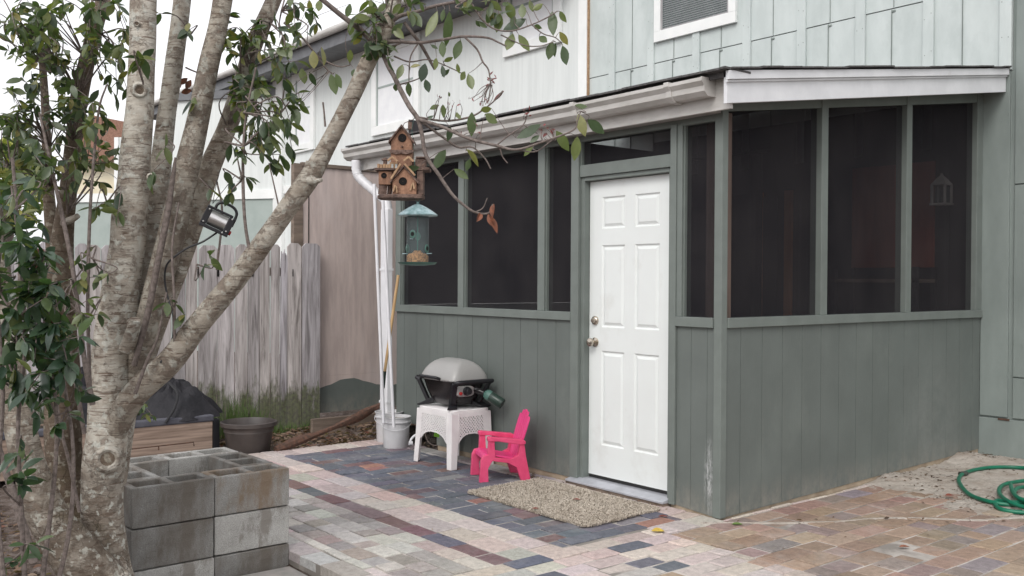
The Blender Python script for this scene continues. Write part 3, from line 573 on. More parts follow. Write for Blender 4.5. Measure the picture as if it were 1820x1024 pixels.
# stain bracket on rake
# K-style gutter
gp = [(-.136, 2.60), (-.136, 2.50), (-.205, 2.50), (-.235, 2.525), (-.238, 2.555), (-.262, 2.580), (-.262, 2.600), (-.256, 2.600), (-.256, 2.584), (-.230, 2.560), (-.228, 2.53), (-.20, 2.508), (-.142, 2.508), (-.142, 2.60)]
mb = MB(); n0 = len(gp); segs = [(-4.14, .012), (-3.0, .004), (-1.05, -.004), (-.95, -.008), (.055, -.004)]
vs = [(x, u, v+dz) for x, dz in segs for u, v in gp]
fs = [(i*n0+k, i*n0+(k+1) % n0, (i+1)*n0+(k+1) % n0, (i+1)*n0+k) for i in range(len(segs)-1) for k in range(n0)]
mb.add(vs, fs); gut = mb.build('gutter', M['gutter'], porch)
for x, dz in ((-4.145, .012), (.053, -.004)):
    mb = MB(); mb.prism([(-.136, 2.603+dz), (-.136, 2.497+dz), (-.207, 2.497+dz), (-.238, 2.523+dz), (-.241, 2.557+dz), (-.265, 2.58+dz), (-.265, 2.603+dz)], 'x', x, x+.006); mb.build('end_cap', M['gutter'], gut)
for gx_ in (-.23, -1.06): mb = MB(); mb.prism([(-.137, 2.486), (-.207, 2.486), (-.243, 2.518), (-.247, 2.553), (-.269, 2.578), (-.269, 2.604), (-.137, 2.604)], 'x', gx_, gx_+.04); mb.build('gutter_joint', M['gutter'], gut, bevel=.002)
# downspout: corrugated elbow then leader down the wall
ds = spline([(-3.98, -.20, 2.50), (-3.98, -.195, 2.40), (-3.95, -.17, 2.33), (-3.82, -.08, 2.20), (-3.72, -.045, 2.12), (-3.69, -.04, 2.02)], 7)
mb = MB(); mb.tube(ds, [.040+.004*(i % 2) for i in range(len(ds))], 12); mb.build('downspout_elbow', M['pvc'], porch, smooth=True)
mb = MB(); mb.box((-3.745, -.085, .20), (-3.625, -.028, 2.05)); mb.build('downspout', M['pvc'], porch, bevel=.008)
for z in (.32, 1.5): mb = MB(); mb.box((-3.75, -.09, z), (-3.62, -.024, z+.02)); mb.build('downspout_strap', M['pvc'], porch)
mb = MB(); mb.box((XL+.03, YW-.012, .03), (-.01, YW-.008, 2.95)); mb.build('shade_toned_wall', M['dark'], porch)  # added dark lining over the house wall, stands in for porch shade
mb = MB(); mb.box((XL+.02, .10, SILL), (XL+.03, YW-.02, 2.85)); mb.build('shade_toned_wall', M['dark'], porch)  # closes the left end, porch shade put into its colour
# slab / floor inside
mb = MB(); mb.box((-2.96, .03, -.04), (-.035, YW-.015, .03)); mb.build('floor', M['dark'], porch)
mb = MB(); mb.box((-3.56, .10, .20), (-2.97, YW-.01, .26)); mb.build('floor', M['timber'], porch)
# dirt bank under the raised corner
# ball resting on the inner sill
mb = MB(); c = ony(722, 528, .10); mb.lathe([(.036*math.sin(math.pi*k/12), -.036*math.cos(math.pi*k/12)) for k in range(13)], (c[0], .055, SILL+.036), 20)
tag(mb.build('ball', pm('cream_felt', (.75, .7, .5), None, 30, rough=.9), smooth=True), 'small cream ball on the porch sill behind the leftmost screen', 'ball')
# ================================================================ HOUSE
house = thing('house', 'pale green board-and-batten house standing behind the screened porch', 'house', (0, YW, 0))
mb = MB(); mb.box((-4.64, YW+.012, 3.835), (.229, YW+.16, 6.4)); mb.build('upper_siding', M['board'], house)
mb = MB(); mb.box((-4.64, YW+.016, 3.12), (.229, YW+.16, 3.826)); mb.box((-4.64, YW+.016, 2.55), (-.02, YW+.16, 3.119)); mb.build('upper_siding', M['board'], house)
mb = MB(); mb.box((-4.6, YW+.03, 3.8262), (.225, YW+.1, 3.8348)); mb.build('flashing', M['roofgrey'], house)
# little folded clips below the seam
for a, b in ((-4.291, -4.199), (-3.698, -3.581), (-3.052, -2.937), (-2.401, -2.29), (-1.76, -1.655), (-1.143, -1.043), (-.507, -.408), (.137, .229)):
    c = (a+b)/2; mb = MB()
    z0 = 2.55 if c > -2.4 or c < -3.65 else 2.55
    z1 = 6.4
    if -3.5 < c < -2.6: z1 = 4.05
    if c > .1: z0 = 3.125
    mb.box((c-.047, YW-.012, z0), (c+.047, YW+.0115, z1)); mb.build('batten', M['board'], house, bevel=.002)
mb = MB()
for c in (-3.94, -3.319, -2.678, -2.042, -1.414, -.784, -.158):
    mb.box((c-.016, YW+.004, 2.55), (c-.012, YW+.0158, 3.82)); mb.box((c+.003, YW+.005, 3.84), (c+.0075, YW+.0118, 6.3)); mb.box((c-.018, YW+.006, 3.80), (c+.018, YW+.0158, 3.815))
mb.build('siding_seam', M['lower'], house)
mb = MB(); random.seed(31)
for c in (-4.245, -3.64, -2.995, -2.345, -1.708, -1.093, -.458, .183):
    z = 2.75
    while z < 5.3:
        for dx in (-.028, .028):
            if not (-3.5 < c < -2.6 and z > 4.0): q = (c+dx+random.uniform(-.004, .004), z+random.uniform(-.03, .03)); mb.lathe([(.0045, 0), (.003, .0015), (.0005, .0018)], (q[0], YW-.0122, q[1]), 8, rotm(math.pi/2, 0, 0))
        z += .31
tag(mb.build('nail_heads', M['lower'], house), kind='stuff')
# boards right of the porch (upper siding stands proud of the lower wall)
mb = MB(); mb.box((-4.6, YW+.02, .33), (4.6, YW+.16, 2.548)); mb.build('lower_wall', M['lower'], house)
mb = MB(); mb.box((.233, YW+.022, 2.549), (4.6, YW+.16, 6.4)); mb.build('lower_wall', M['lower'], house)
mb = MB(); mb.box((-.018, YW+.021, 2.549), (.232, YW+.16, 3.118)); mb.build('lower_wall', M['lower'], house)
mb = MB(); mb.box((.003, YW+.0005, .345), (.22, YW+.0195, 3.115)); mb.build('lower_siding', M['lower'], house, bevel=.002)
mb = MB(); mb.box((.262, YW+.0005, .345), (4.6, YW+.0195, .665)); mb.box((.262, YW+.0005, .675), (4.6, YW+.0195, 2.2)); mb.box((.262, YW+.0005, 2.21), (4.6, YW+.0195, 6.4)); mb.build('lower_siding', M['lower'], house, bevel=.002)
mb = MB(); mb.box((-4.6, YW+.004, -.1), (4.6, YW+.15, .329)); mb.build('foundation', M['lower'], house, bevel=.004)
mb = MB(); mb.box((.15, YW-.003, .32), (.24, YW+.0, .335)); mb.build('vent_slot', M['rust'], house)
# window with blinds
mb = MB(); wx0, wx1, wz0, wz1 = -3.575, -2.468, 4.05, 5.3
wf = MB()
wf.box((wx0, YW-.03, wz0), (wx1, YW+.01, wz0+.115)); wf.box((wx0, YW-.03, wz0+.115), (wx0+.09, YW+.01, wz1)); wf.box((wx1-.09, YW-.03, wz0+.115), (wx1, YW+.01, wz1)); wf.box((wx0, YW-.03, wz1), (wx1, YW+.01, wz1+.09))
win = wf.build('window', M['white'], house, bevel=.003)
mb = MB(); mb.box((wx0+.09, YW-.014, wz0+.115), (wx1-.09, YW-.012, wz1)); 
glass = mb.build('pane', M['clear'], win)
mb = MB(); z = wz0+.13
while z < wz1: mb.box((wx0+.10, YW-.006, z), (wx1-.10, YW+.004, z+.0035), rotm(.5, 0, 0)); mb.box((wx0+.10, YW+.004, z+.004), (wx1-.10, YW+.0055, z+.018), rotm(.35, 0, 0)); z += .024
mb.build('blind', M['blind'], win); mb = MB(); mb.box((wx0+.09, YW+.0085, wz0+.115), (wx1-.09, YW+.0105, wz1)); mb.build('room_shade_sheet', M['dark'], win)  # dark sheet behind the blind stands in for the unlit room
mb = MB(); mb.box((wx0+.085, YW-.016, wz0+.112), (wx0+.115, YW-.008, wz1)); mb.box((wx1-.115, YW-.016, wz0+.112), (wx1-.085, YW-.008, wz1)); mb.box((wx0+.116, YW-.016, wz0+.112), (wx1-.116, YW-.008, wz0+.13)); mb.build('sash', M['blind'], win)
# inside the porch: doors and trim on the house wall
xa = ony(1398, 400, YW)[0]; xb = ony(1411, 400, YW)[0]
mb = MB(); mb.box((xa, YW-.04, .1), (xb, YW-.013, 2.30)); mb.build('door_casing', M['orange'], house)
mb = MB(); mb.box((ony(1355, 400, YW)[0], YW-.035, .1), (ony(1359, 400, YW)[0], YW-.013, 2.30)); mb.build('door_casing', M['orange'], house)
mb = MB(); mb.box((ony(1412, 400, YW)[0], YW-.02, .1), (ony(1440, 400, YW)[0], YW-.013, 2.2)); mb.build('door_panel', M['curtain'], house)
mb = MB(); mb.box((ony(1300, 400, YW)[0], YW-.02, .06), (ony(1354, 400, YW)[0], YW-.013, 2.3)); mb.build('dark_door_slab', M['dark'], house)  # solid dark slab, the opening's shade put into its colour
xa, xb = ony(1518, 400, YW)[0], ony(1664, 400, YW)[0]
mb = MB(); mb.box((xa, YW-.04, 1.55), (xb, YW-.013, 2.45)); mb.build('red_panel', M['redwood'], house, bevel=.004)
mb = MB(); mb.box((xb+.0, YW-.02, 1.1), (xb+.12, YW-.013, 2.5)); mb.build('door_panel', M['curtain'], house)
mb = MB(); mb.box((-3.2, YW-.03, .06), (-1.95, YW-.013, 2.25)); mb.build('dark_door_slab', M['dark'], house)  # second dark slab standing in for a shaded opening
lt = thing('wall_lantern', 'small white lantern seen through the right porch screen', 'lantern', (-.27, YW-.12, 2.08))
L0 = np.array([-.27, YW-.12, 2.08]); mb = MB()
for sx in (-.055, .055):
    for sy in (-.055, .055): mb.box(L0+[sx-.008, sy-.008, 0], L0+[sx+.008, sy+.008, .15])
mb.box(L0+[-.07, -.07, -.015], L0+[.07, .07, 0]); mb.build('frame', M['soffit'], lt)
mb = MB(); mb.lathe([(.095, .15), (.05, .20), (.012, .235), (.010, .25)], L0, 4, rotm(0, 0, math.pi/4)); mb.build('lantern_roof', M['soffit'], lt)
mb = MB(); mb.box(L0+[-.048, -.048, 0], L0+[.048, .048, .15]); mb.build('lantern_glass', M['clear'], lt)
# things standing in the porch, dim behind the screens
cab = thing('shelf_rack', 'dark shelf rack dimly seen inside the porch behind the screens', 'shelf', (-1.5, YW-.3, .03))
mb = MB()
for x in (-1.1, -.35): mb.box((x-.02, YW-.4, .03), (x+.02, YW-.36, 1.55)); mb.box((x-.02, YW-.1, .03), (x+.02, YW-.06, 1.55))
mb.build('upright', M['dark'], cab)
for z in (.5, 1.0, 1.42): mb = MB(); mb.box((-1.12, YW-.4, z), (-.33, YW-.06, z+.03)); mb.build('shelf', M['timber'], cab)
cu = MB(); n_ = 60
vs = []
for i in range(n_+1):
    x = -3.45+2.0*i/n_; yv = 2.4+.04*math.sin(i*.9)+.02*math.sin(i*2.3)
    vs += [(x, yv, .3), (x, yv, 2.55)]
# a few pale vertical folds inside the left bays
cur = thing('curtain', 'dim grey hanging curtain inside the porch behind the left screens', 'curtain', (-2.4, 1.5, .3))
keep = [i for i in range(n_) if (i//7) % 2 == 0]
cu.add(vs, [(2*i, 2*i+2, 2*i+3, 2*i+1) for i in keep]); cu.build('drape', M['curtain'], cur, solid=.004)
mb = MB(); mb.tube([(-3.5, 2.4, 2.56), (-1.4, 2.4, 2.56)], .012, 8); mb.build('rod', M['blackp'], cur)
# ================================================================ NEIGHBOURING HOUSES
nb = thing('neighbour_house', 'overexposed white two-storey house with pale windows left of the pale green house', 'house', (-8, YW, 0))
mb = MB(); mb.box((-12.87, YW+.02, 0), (-4.80, YW+.2, 5.6)); mb.build('wall', M['neigh'], nb)
mb = MB(); mb.box((-4.79, YW-.03, 2.6), (-4.645, YW+.16, 6.2)); mb.build('corner_board', M['white'], nb)
mb = MB(); mb.box((-4.644, YW-.02, 2.6), (-4.632, YW+.012, 6.2)); mb.build('edge_strip', M['birdlight'], nb)
mb = MB(); mb.box((-13.15, YW-.05, 0), (-12.75, YW+.019, 5.5)); mb.build('corner_board', M['white'], nb)
mb = MB(); mb.box((-12.74, YW-.02, 3.0), (-4.82, YW+.0195, 3.14)); mb.build('belly_band', M['white'], nb)
for x0, x1, z0, z1 in ((-6.25, -5.12, 4.355, 5.35), (-9.6, -8.25, 3.70, 4.95), (-12.4, -11.55, 3.70, 5.0)):
    w = MB(); t = .14
    w.box((x0, YW-.03, z0), (x1, YW+.018, z0+t)); w.box((x0, YW-.03, z0+t), (x0+t, YW+.018, z1)); w.box((x1-t, YW-.03, z0+t), (x1, YW+.018, z1)); w.box((x0, YW-.03, z1), (x1, YW+.018, z1+t)); wo = w.build('window', M['white'], nb, bevel=.004)
    w = MB(); w.box((x0+t, YW-.005, z0+t), (x1-t, YW+.0, z1)); w.build('pane', pm('bright_blind', (.78, .79, .80), (.72, .73, .75), 5, rough=.4, bs=0), wo)
    w = MB(); w.box((x0+t, YW-.012, z0+t), (x0+t+.03, YW-.006, z1)); w.box((x1-t-.03, YW-.012, z0+t), (x1-t, YW-.006, z1)); w.box((x0+t+.031, YW-.012, (z0+z1)/2+.1), (x1-t-.031, YW-.006, (z0+z1)/2+.13)); w.build('sash', M['neigh2'], wo)
# eave and roof of that house
ey = YW-.55
mb = MB(); mb.box((-19.0, ey, 5.10), (-4.85, ey+.03, 5.36)); mb.build('eave_fascia', M['roofgrey'], nb)
mb = MB(); mb.box((-19.0, ey+.031, 5.12), (-4.85, YW+.02, 5.15)); mb.build('eave_soffit', M['roofgrey'], nb)
mb = MB(); mb.tube([(-19.0, ey-.06, 5.33), (-4.85, ey-.06, 5.33)], .06, 10); mb.build('eave_gutter', M['gutter'], nb, smooth=True)
mb = MB(); mb.prism([(ey-.05, 5.37), (ey+3.5, 6.2), (ey+3.5, 5.9), (ey-.02, 5.361)], 'x', -19.0, -4.9); mb.build('roof', M['shingle'], nb)
mb = MB(); mb.box((-18.9, YW+.6, 0), (-13.2, YW+.8, 5.5)); mb.build('wall', M['neigh'], nb)
# lower wing facing the yard: grey-green panel under a white band
A = at(498, 341, 17.9); B = at(125, 352, 19.2); A[2] = B[2] = 0; dv = (B-A)/np.linalg.norm(B-A); Lw = np.linalg.norm(B-A); nv = np.array([dv[1], -dv[0], 0]); 
if nv@(CAM-A) < 0: nv = -nv
wing = thing('neighbour_wing', 'neighbour wing behind the fence, grey-green panel under a white band', 'building', tuple(A))
def wb(s0, s1, z0, z1, d0, d1, nm, mat):
    m_ = MB(); vs = [A+dv*s+nv*d+np.array([0, 0, z]) for s in (s0, s1) for d in (d0, d1) for z in (z0, z1)]
    m_.add(vs, [(0, 1, 3, 2), (4, 6, 7, 5), (0, 4, 5, 1), (2, 3, 7, 6), (0, 2, 6, 4), (1, 5, 7, 3)]); return m_.build(nm, mat, wing)
wb(0, Lw, 0, 2.93, -.2, 0, 'lower_panel', M['neigh2'])
wb(0, Lw, 2.931, 3.10, -.2, .035, 'band', M['white'])
wb(0, Lw*.50, 3.101, 4.85, -.2, .0, 'upper_siding', M['neigh']); wb(Lw*.501, Lw*.76, 3.101, 4.2, -.2, .0, 'upper_siding', M['neigh'])
wb(-.09, -.002, 0, 4.85, -.2, .05, 'corner_board', M['white'])
wb(Lw, Lw+.09, 0, 3.10, -.2, .05, 'corner_board', M['white'])
wb(Lw*.40, Lw*.405, 0, 2.93, .0, .02, 'panel_seam', M['neigh'])
wb(Lw*.755, Lw*.775, 3.101, 4.2, .001, .03, 'corner_board', M['white'])
wb(-.2, Lw*.515, 4.851, 5.0, -.25, .06, 'eave', M['roofgrey'])
# far house at left, warm sunlight put into its wall colour
far = thing('far_house', 'distant house with wall coloured as sunlit and tan roof seen between the left trunks', 'house', tuple(at(160, 400, 30)*[1, 1, 0]))
def fq(c4, d, th, nm, mat):
    m_ = MB(); vs = [at(x, y, d+t) for t in (0, th) for x, y in c4]; k = len(c4)
    m_.add(vs, [tuple(range(k)), tuple(range(k, 2*k))[::-1]]+[(i, (i+1) % k, k+(i+1) % k, k+i) for i in range(k)]); m_.build(nm, mat, far)
fq([(126, 500), (262, 500), (262, 286), (126, 286)], 30, 6, 'wall', M['sunlit'])
fq([(120, 286), (272, 286), (250, 222), (165, 205), (128, 236)], 29.5, 7, 'roof', M['brownroof'])
# ================================================================ PLYWOOD SCREEN + FENCE
PX = -5.0
ply = thing('plywood_panel', 'tall mauve plywood panel between the fence and the porch', 'panel', (PX, .2, .08))
y0, y1 = onx(538, 500, PX)[1], .95; zt = 2.54
mb = MB(); mb.box((PX-.02, y0, .45), (PX, y1, zt)); mb.build('sheet', M['ply'], ply)
mb = MB(); poly = [(y1, .08), (y1, .43)]; k = 22
for i in range(k+1): t = i/k; yy = y1+(y0-y1)*t; poly.append((yy, .31+.10*math.exp(-((t-.55)/.22)**2)*1.0+.004*math.sin(i*1.9)))
poly.append((y0, .08)); mb.prism(poly, 'x', PX+.001, PX+.006); mb.build('painted_patch', M['porch'], ply)
mb = MB(); mb.box((PX-.02, y0, .08), (PX-.0005, y1, .449)); mb.build('sheet', M['ply'], ply)
mb = MB(); mb.box((PX-.03, y0-.02, zt), (PX+.02, y1, zt+.035)); mb.build('cap_rail', M['timber'], ply)
mb = MB(); yq = onx(548, 500, PX)[1]; mb.box((PX+.001, yq-.004, 1.6), (PX+.006, yq+.004, zt)); mb.build('seam', M['hole'], ply)
mb = MB(); mb.box((PX-.06, y0-.10, .05), (PX+.01, y0-.003, zt+.02)); mb.build('post', M['timber'], ply)
FX = -4.9
fence = thing('picket_fence', 'weathered grey dog-eared plank fence behind the planter and pot', 'fence', (FX, -1.5, -.1))
def picket(ya, yb, top, lean, tone, broken=False):
    m_ = MB(); w = yb-ya; e = min(.035, w*.3)
    if broken: poly = [(ya, -.1), (yb, -.1), (yb, top-.09), (yb-.02, top-.05), (yb-.03, top-.10), (ya+.04, top-.01), (ya+.02, top-.07), (ya+.005, top-.03), (ya, top-.16)]
    else: poly = [(ya, -.1), (yb, -.1), (yb, top-e), (yb-e, top), (ya+e, top), (ya, top-e)]
    poly = [(y+lean*(z/1.8), z) for y, z in poly]; x = FX+random.uniform(-.004, .006)
    wt = random.random(); m_.prism(poly, 'x', x-.017, x, col=(tone, tone*(.99-.05*wt), tone*(1.04-.20*wt))); return m_.build('picket', M['fence'], fence, attr=True)
edges_px = [570, 537, 511, 498, 481, 461, 440, 417, 386, 352]
tops = [434, 434, 440, 436, 440, 437, 436, 435, 438, 438]
for i in range(len(edges_px)-1):
    ya, yb = onx(edges_px[i+1], 560, FX)[1]+.006, onx(edges_px[i], 560, FX)[1]-.004
    picket(ya, yb, onx(edges_px[i], tops[i], FX)[2]+random.uniform(-.01, .01), random.uniform(-.008, .008), random.uniform(.75, 1.3), broken=(i == 2))
y = onx(352, 560, FX)[1]-.004; k = 0
while y > -4.6:
    w = random.uniform(.10, .142); picket(y-w, y-.005, 1.72+random.uniform(-.02, .02), random.uniform(-.01, .01), [.95, .6, 1.0, 1.15][k % 4]*random.uniform(.85, 1.15)); y -= w+random.choice([0, 0, .004, .009]); k += 1
for z in (.35, 1.45): mb = MB(); mb.box((FX-.07, -4.6, z), (FX-.02, -.1, z+.08)); mb.build('rail', M['timber'], fence)
# nail slots on pickets
mb = MB()
for px in (351, 386, 441, 447, 520, 388, 449): 
    p = onx(px, 485, FX); mb.box((FX+.008, p[1]-.005, p[2]-.035), (FX+.0095, p[1]+.005, p[2]+.035))
mb.build('knot_slot', M['hole'], fence)
# ================================================================ LOW THINGS BY THE FENCE
p0 = onx(553, 770, -4.45); p1 = onx(655, 755, -4.45)
bd = MB(); bd.box((-4.5, onx(556, 750, -4.45)[1], -.06), (-4.46, onx(668, 750, -4.45)[1], .11)); tag(bd.build('timber_board', M['timber'], bevel=.004), 'weathered timber board on edge below the mauve plywood panel', 'board')
br = MB(); pts = spline([at(490, 800, 7.9), at(545, 778, 8.1), at(600, 757, 8.3), at(650, 733, 8.5), at(690, 712, 8.65)], 8)
br.tube(pts, [.030+.012*math.sin(i*.35) for i in range(len(pts))], 10, wob=.12); tag(br.build('fallen_branch', M['rust'], smooth=True), 'dark fallen branch lying slantwise on the leaf litter below the plywood', 'branch')
# planter
pl = thing('raised_bed', 'wooden raised bed with grey rim and black weed cloth behind the tree', 'planter', (-4.3, -2.2, -.05))
bx = -4.06; ye = onx(378, 760, bx)[1]; zr = onx(378, 737, bx)[2]
mb = MB(); mb.box((bx-.03, -3.9, -.06), (bx, ye, zr-.05)); mb.build('front_board', M['timber2'], pl, bevel=.004)
mb = MB(); mb.box((bx-.60, ye-.03, -.06), (bx-.031, ye, zr-.05)); mb.box((bx-.63, -3.9, -.06), (bx-.601, ye, zr-.05)); mb.build('side_board', M['pinewood'], pl)
mb = MB(); mb.box((bx-.60, -3.88, .0), (bx-.031, ye-.031, zr-.06)); mb.build('soil', M['soil'], pl)
mb = MB(); mb.box((bx-.06, -3.9, zr-.055), (bx+.014, ye+.01, zr)); mb.build('rim', M['greycloth'], pl, bevel=.012)
mb = MB(); mb.box((bx-.05, ye+.002, -.06), (bx+.01, ye+.055, zr-.04)); mb.build('corner_post', M['blackp'], pl)
# cloth heap over stakes
def heap(cx, cy, rx, ry, h, z0, seed, nm='weed_cloth'):
    m_ = MB(); n1, n2 = 22, 34; vs = []
    for i in range(n1+1):
        r = i/n1
        for k in range(n2):
            a = 2*math.pi*k/n2; rr = 1+.13*math.sin(3*a+seed)+.07*math.sin(7*a+seed*2)
            fold = .05*math.sin(9*a+seed)*(r*(1-r))*3
            hh = .88*h*max(0, (1-r**1.15))**.8+(.022*math.sin(a*4+r*9+seed)+.016*math.sin(a*11-r*14+seed))*min(1, r*3)*(1-r)*2*(1+.15*math.sin(2*a+seed))+fold*h
            vs.append((cx+rx*r*rr*math.cos(a), cy+ry*r*rr*math.sin(a), z0+hh))
    m_.add(vs, [(i*n2+k, (i+1)*n2+k, (i+1)*n2+(k+1) % n2, i*n2+(k+1) % n2) for i in range(n1) for k in range(n2)])
    return m_.build(nm, M['cloth'], pl, smooth=True)
hp = onx(318, 665, -4.3); heap(-4.33, hp[1]-.02, .26, .42, hp[2]-zr+.03, zr-.03, 1.0)
hp = onx(262, 612, -4.5); heap(-4.45, hp[1]-.05, .2, .40, hp[2]-zr+.03, zr-.03, 2.4)
hp = onx(165, 618, -4.5); heap(-4.45, hp[1], .2, .35, hp[2]-zr+.03, zr-.03, 3.4)
mb = MB(); mb.tube(spline([onx(300, 680, -4.2), onx(315, 700, -4.1), onx(310, 725, -4.05), onx(294, 752, -4.04)], 6), .011, 8); mb.build('cloth_tie', M['cord'], pl, smooth=True)
# plants peeking out of the bed are leaves further below
# big pot
pc = at(442, 749, 7.95); pot = thing('flower_pot', 'large dark brown plastic flower pot standing beside the raised bed', 'pot', (pc[0], pc[1], -.06))
mb = MB(); ht = pc[2]+.06; mb.lathe([(.155, 0), (.165, .01), (.195, ht*.70), (.203, ht*.74), (.200, ht*.78), (.212, ht-.04), (.228, ht-.03), (.230, ht), (.218, ht+.004), (.205, ht-.03), (.195, ht-.08)], (pc[0], pc[1], -.06), 48, cap=False); mb.build('shell', M['pot'], pot, smooth=True)
mb = MB(); mb.lathe([(.0, 0), (.196, 0)], (pc[0], pc[1], pc[2]-.075), 32, cap=False); mb.build('soil', M['soil'], pot)
# rusty rod on the blocks
mb = MB(); mb.tube([at(218, 800, 5.6), at(344, 786, 5.9), at(345, 793, 5.9)], .004, 6); mb.tube([at(282, 793, 5.75), at(282, 800, 5.75)], .004, 6); tag(mb.build('metal_rod', M['rust']), 'thin rusty metal rod lying over the back of the block stack', 'rod')
# ================================================================ CONCRETE BLOCKS
th = 1.5885; e_ = np.array([math.cos(th), math.sin(th), 0]); n_v = np.array([-math.sin(th), math.cos(th), 0])
ORG = np.array([-.961, -3.127, 0]); BL_L, BL_W, BL_H = .409, .196, .193
def block_mesh(seedv):
    random.seed(seedv); m_ = MB(); L, Wd, Hh = BL_L-.006, BL_W, BL_H; t = .032; r = .008
    # two-celled block: outer shell and cell walls, lightly chipped
    outer = [(0, 0), (L, 0), (L, Wd), (0, Wd)]; c1 = [(t, t), (L/2-t/2, t), (L/2-t/2, Wd-t), (t, Wd-t)]; c2 = [(L/2+t/2, t), (L-t, t), (L-t, Wd-t), (L/2+t/2, Wd-t)]
    def cells(m_):
        xs_ = [0, t, L/2-t/2, L/2+t/2, L-t, L]; ys_ = [0, t, Wd-t, Wd]
        grid = {}
        vs = []
        for zi, z in enumerate((0, Hh)):
            for i, x in enumerate(xs_):
                for j, y in enumerate(ys_): grid[(i, j, zi)] = len(vs); vs.append((x, y, z))
        fs = []
        hole = lambda i, j: j == 1 and i in (1, 3)
        for i in range(5):
            for j in range(3):
                if not hole(i, j):
                    fs.append((grid[i, j, 1], grid[i+1, j, 1], grid[i+1, j+1, 1], grid[i, j+1, 1])); fs.append((grid[i, j+1, 0], grid[i+1, j+1, 0], grid[i+1, j, 0], grid[i, j, 0]))
        for i in range(5):
            fs.append((grid[i, 0, 0], grid[i+1, 0, 0], grid[i+1, 0, 1], grid[i, 0, 1])); fs.append((grid[i+1, 3, 0], grid[i, 3, 0], grid[i, 3, 1], grid[i+1, 3, 1]))
        for j in range(3):
            fs.append((grid[0, j+1, 0], grid[0, j, 0], grid[0, j, 1], grid[0, j+1, 1])); fs.append((grid[5, j, 0], grid[5, j+1, 0], grid[5, j+1, 1], grid[5, j, 1]))
        for i in (1, 3):
            a, b, c, d = (i, 1), (i+1, 1), (i+1, 2), (i, 2)
            for p, q in ((b, a), (c, b), (d, c), (a, d)): fs.append((grid[p[0], p[1], 0], grid[q[0], q[1], 0], grid[q[0], q[1], 1], grid[p[0], p[1], 1]))
        m_.add(vs, fs)
    cells(m_); return m_
def add_block(mi, loc, rz, label, seedv, course):
    root = block_mesh(seedv).build('concrete_block', BL[mi]); root.modifiers.new('bv', 'BEVEL'); b_ = root.modifiers['bv']; b_.width = .006; b_.segments = 3; b_.limit_method = 'ANGLE'
    sub = root.modifiers.new('rm', 'SUBSURF'); sub.subdivision_type = 'SIMPLE'; sub.levels = sub.render_levels = 3
    tx = bpy.data.textures.new('chips', 'CLOUDS'); tx.noise_scale = .045; dp = root.modifiers.new('dp', 'DISPLACE'); dp.texture = tx; dp.strength = .006; dp.mid_level = .5
    root.location = tuple(map(float, loc)); root.rotation_euler = (0, 0, rz); tag(root, label, 'concrete block', 'concrete blocks stacked into a square beside the tree'); return root
tones = {0: ((1, 'dark-stained'), (0, 'brown-stained')), 1: ((1, 'dark grooved'), (2, 'pale grey')), 2: ((2, 'light grey'), (1, 'dark-and-light patched'))}
cn = {0: 'top', 1: 'middle', 2: 'bottom'}
for c in range(3):
    z = .430-BL_H-c*(BL_H+.006)
    J = lambda: np.array([random.gauss(0, .002), random.gauss(0, .002), 0])
    for k in range(2):
        mi, w = tones[c][k]; add_block(mi, ORG+e_*BL_L*k+n_v*.0+[0, 0, z]+J(), th+random.gauss(0, .004), f'{w} concrete block in the {cn[c]} course, {"left" if k == 0 else "right"} half of the stack front', 10*c+k, c)
    # side blocks run back between the two rows
    q = ORG+n_v*(BL_W+.004); add_block(3, q+e_*(BL_W+.012)+[0, 0, z]+J(), th+math.pi/2, f'grey concrete block in the {cn[c]} course on the left side of the stack', 10*c+3, c)
    add_block(3 if c else 1, q+e_*(2*BL_L-.004)+[0, 0, z]+J(), th+math.pi/2, f'grey concrete block in the {cn[c]} course on the right side of the stack', 10*c+4, c)
    if c < 2:
        q = ORG+n_v*(BL_W+.01+BL_L)
        for k in range(2): add_block((3, 2)[k] if c == 0 else 1, q+e_*BL_L*k+[0, 0, z]+J(), th, f'concrete block in the {cn[c]} course, {"left" if k == 0 else "right"} half of the stack back', 10*c+5+k, c)
random.seed(11)
# ================================================================ BUCKETS AND POLES
def bucket(cx, cy, label, z0=-.0):
    b_ = thing('bucket', label, 'bucket', (cx, cy, z0), group='white pole buckets'); R0, R1, h = .104, .122, .262
    mb = MB(); mb.lathe([(R0, 0), (R0+.003, .004), (R1-.008, h-.05), (R1+.004, h-.048), (R1+.005, h-.040), (R1-.005, h-.037), (R1-.004, h-.008), (R1+.004, h-.006), (R1+.004, h), (R1-.004, h), (R1-.006, h-.03)], (cx, cy, z0), 40, cap=False); mb.build('pail', M['bucket'], b_, smooth=True)
    mb = MB(); mb.lathe([(0, 0), (R1-.008, 0)], (cx, cy, z0+h-.025), 32, cap=False); mb.build('cement_fill', M['cement'], b_)
    mb = MB(); mb.tube([(cx+(R1+.004)*math.cos(a), cy+(R1+.004)*math.sin(a), z0+h-.05-.055*math.sin((a+2.2)*1.0)) for a in np.linspace(-2.2, .94, 24)], .0022, 6); mb.build('handle', M['pvc'], b_, smooth=True)
    return b_
bA = onz(699, 800, 0); bB = onz(681, 789, 0)
bucket(bA[0]-.115, bA[1]+.10, 'front white bucket of cement holding a thin white pole'); bucket(bB[0]-.10, bB[1]+.12, 'rear white bucket of cement, partly hidden by the front bucket')
mb = MB(); mb.tube([at(682, 752, 7.95), at(665, 327, 7.9)], .014, 10); tag(mb.build('white_pole', M['pvc'], smooth=True), 'white pole leaning left, planted in the rear bucket', 'pole', 'white poles')
mb = MB(); mb.tube([at(700, 760, 7.8), at(680, 350, 7.75)], .0135, 10); tag(mb.build('white_pole', M['pvc'], smooth=True), 'white pole planted in the front bucket beside the downspout', 'pole', 'white poles')
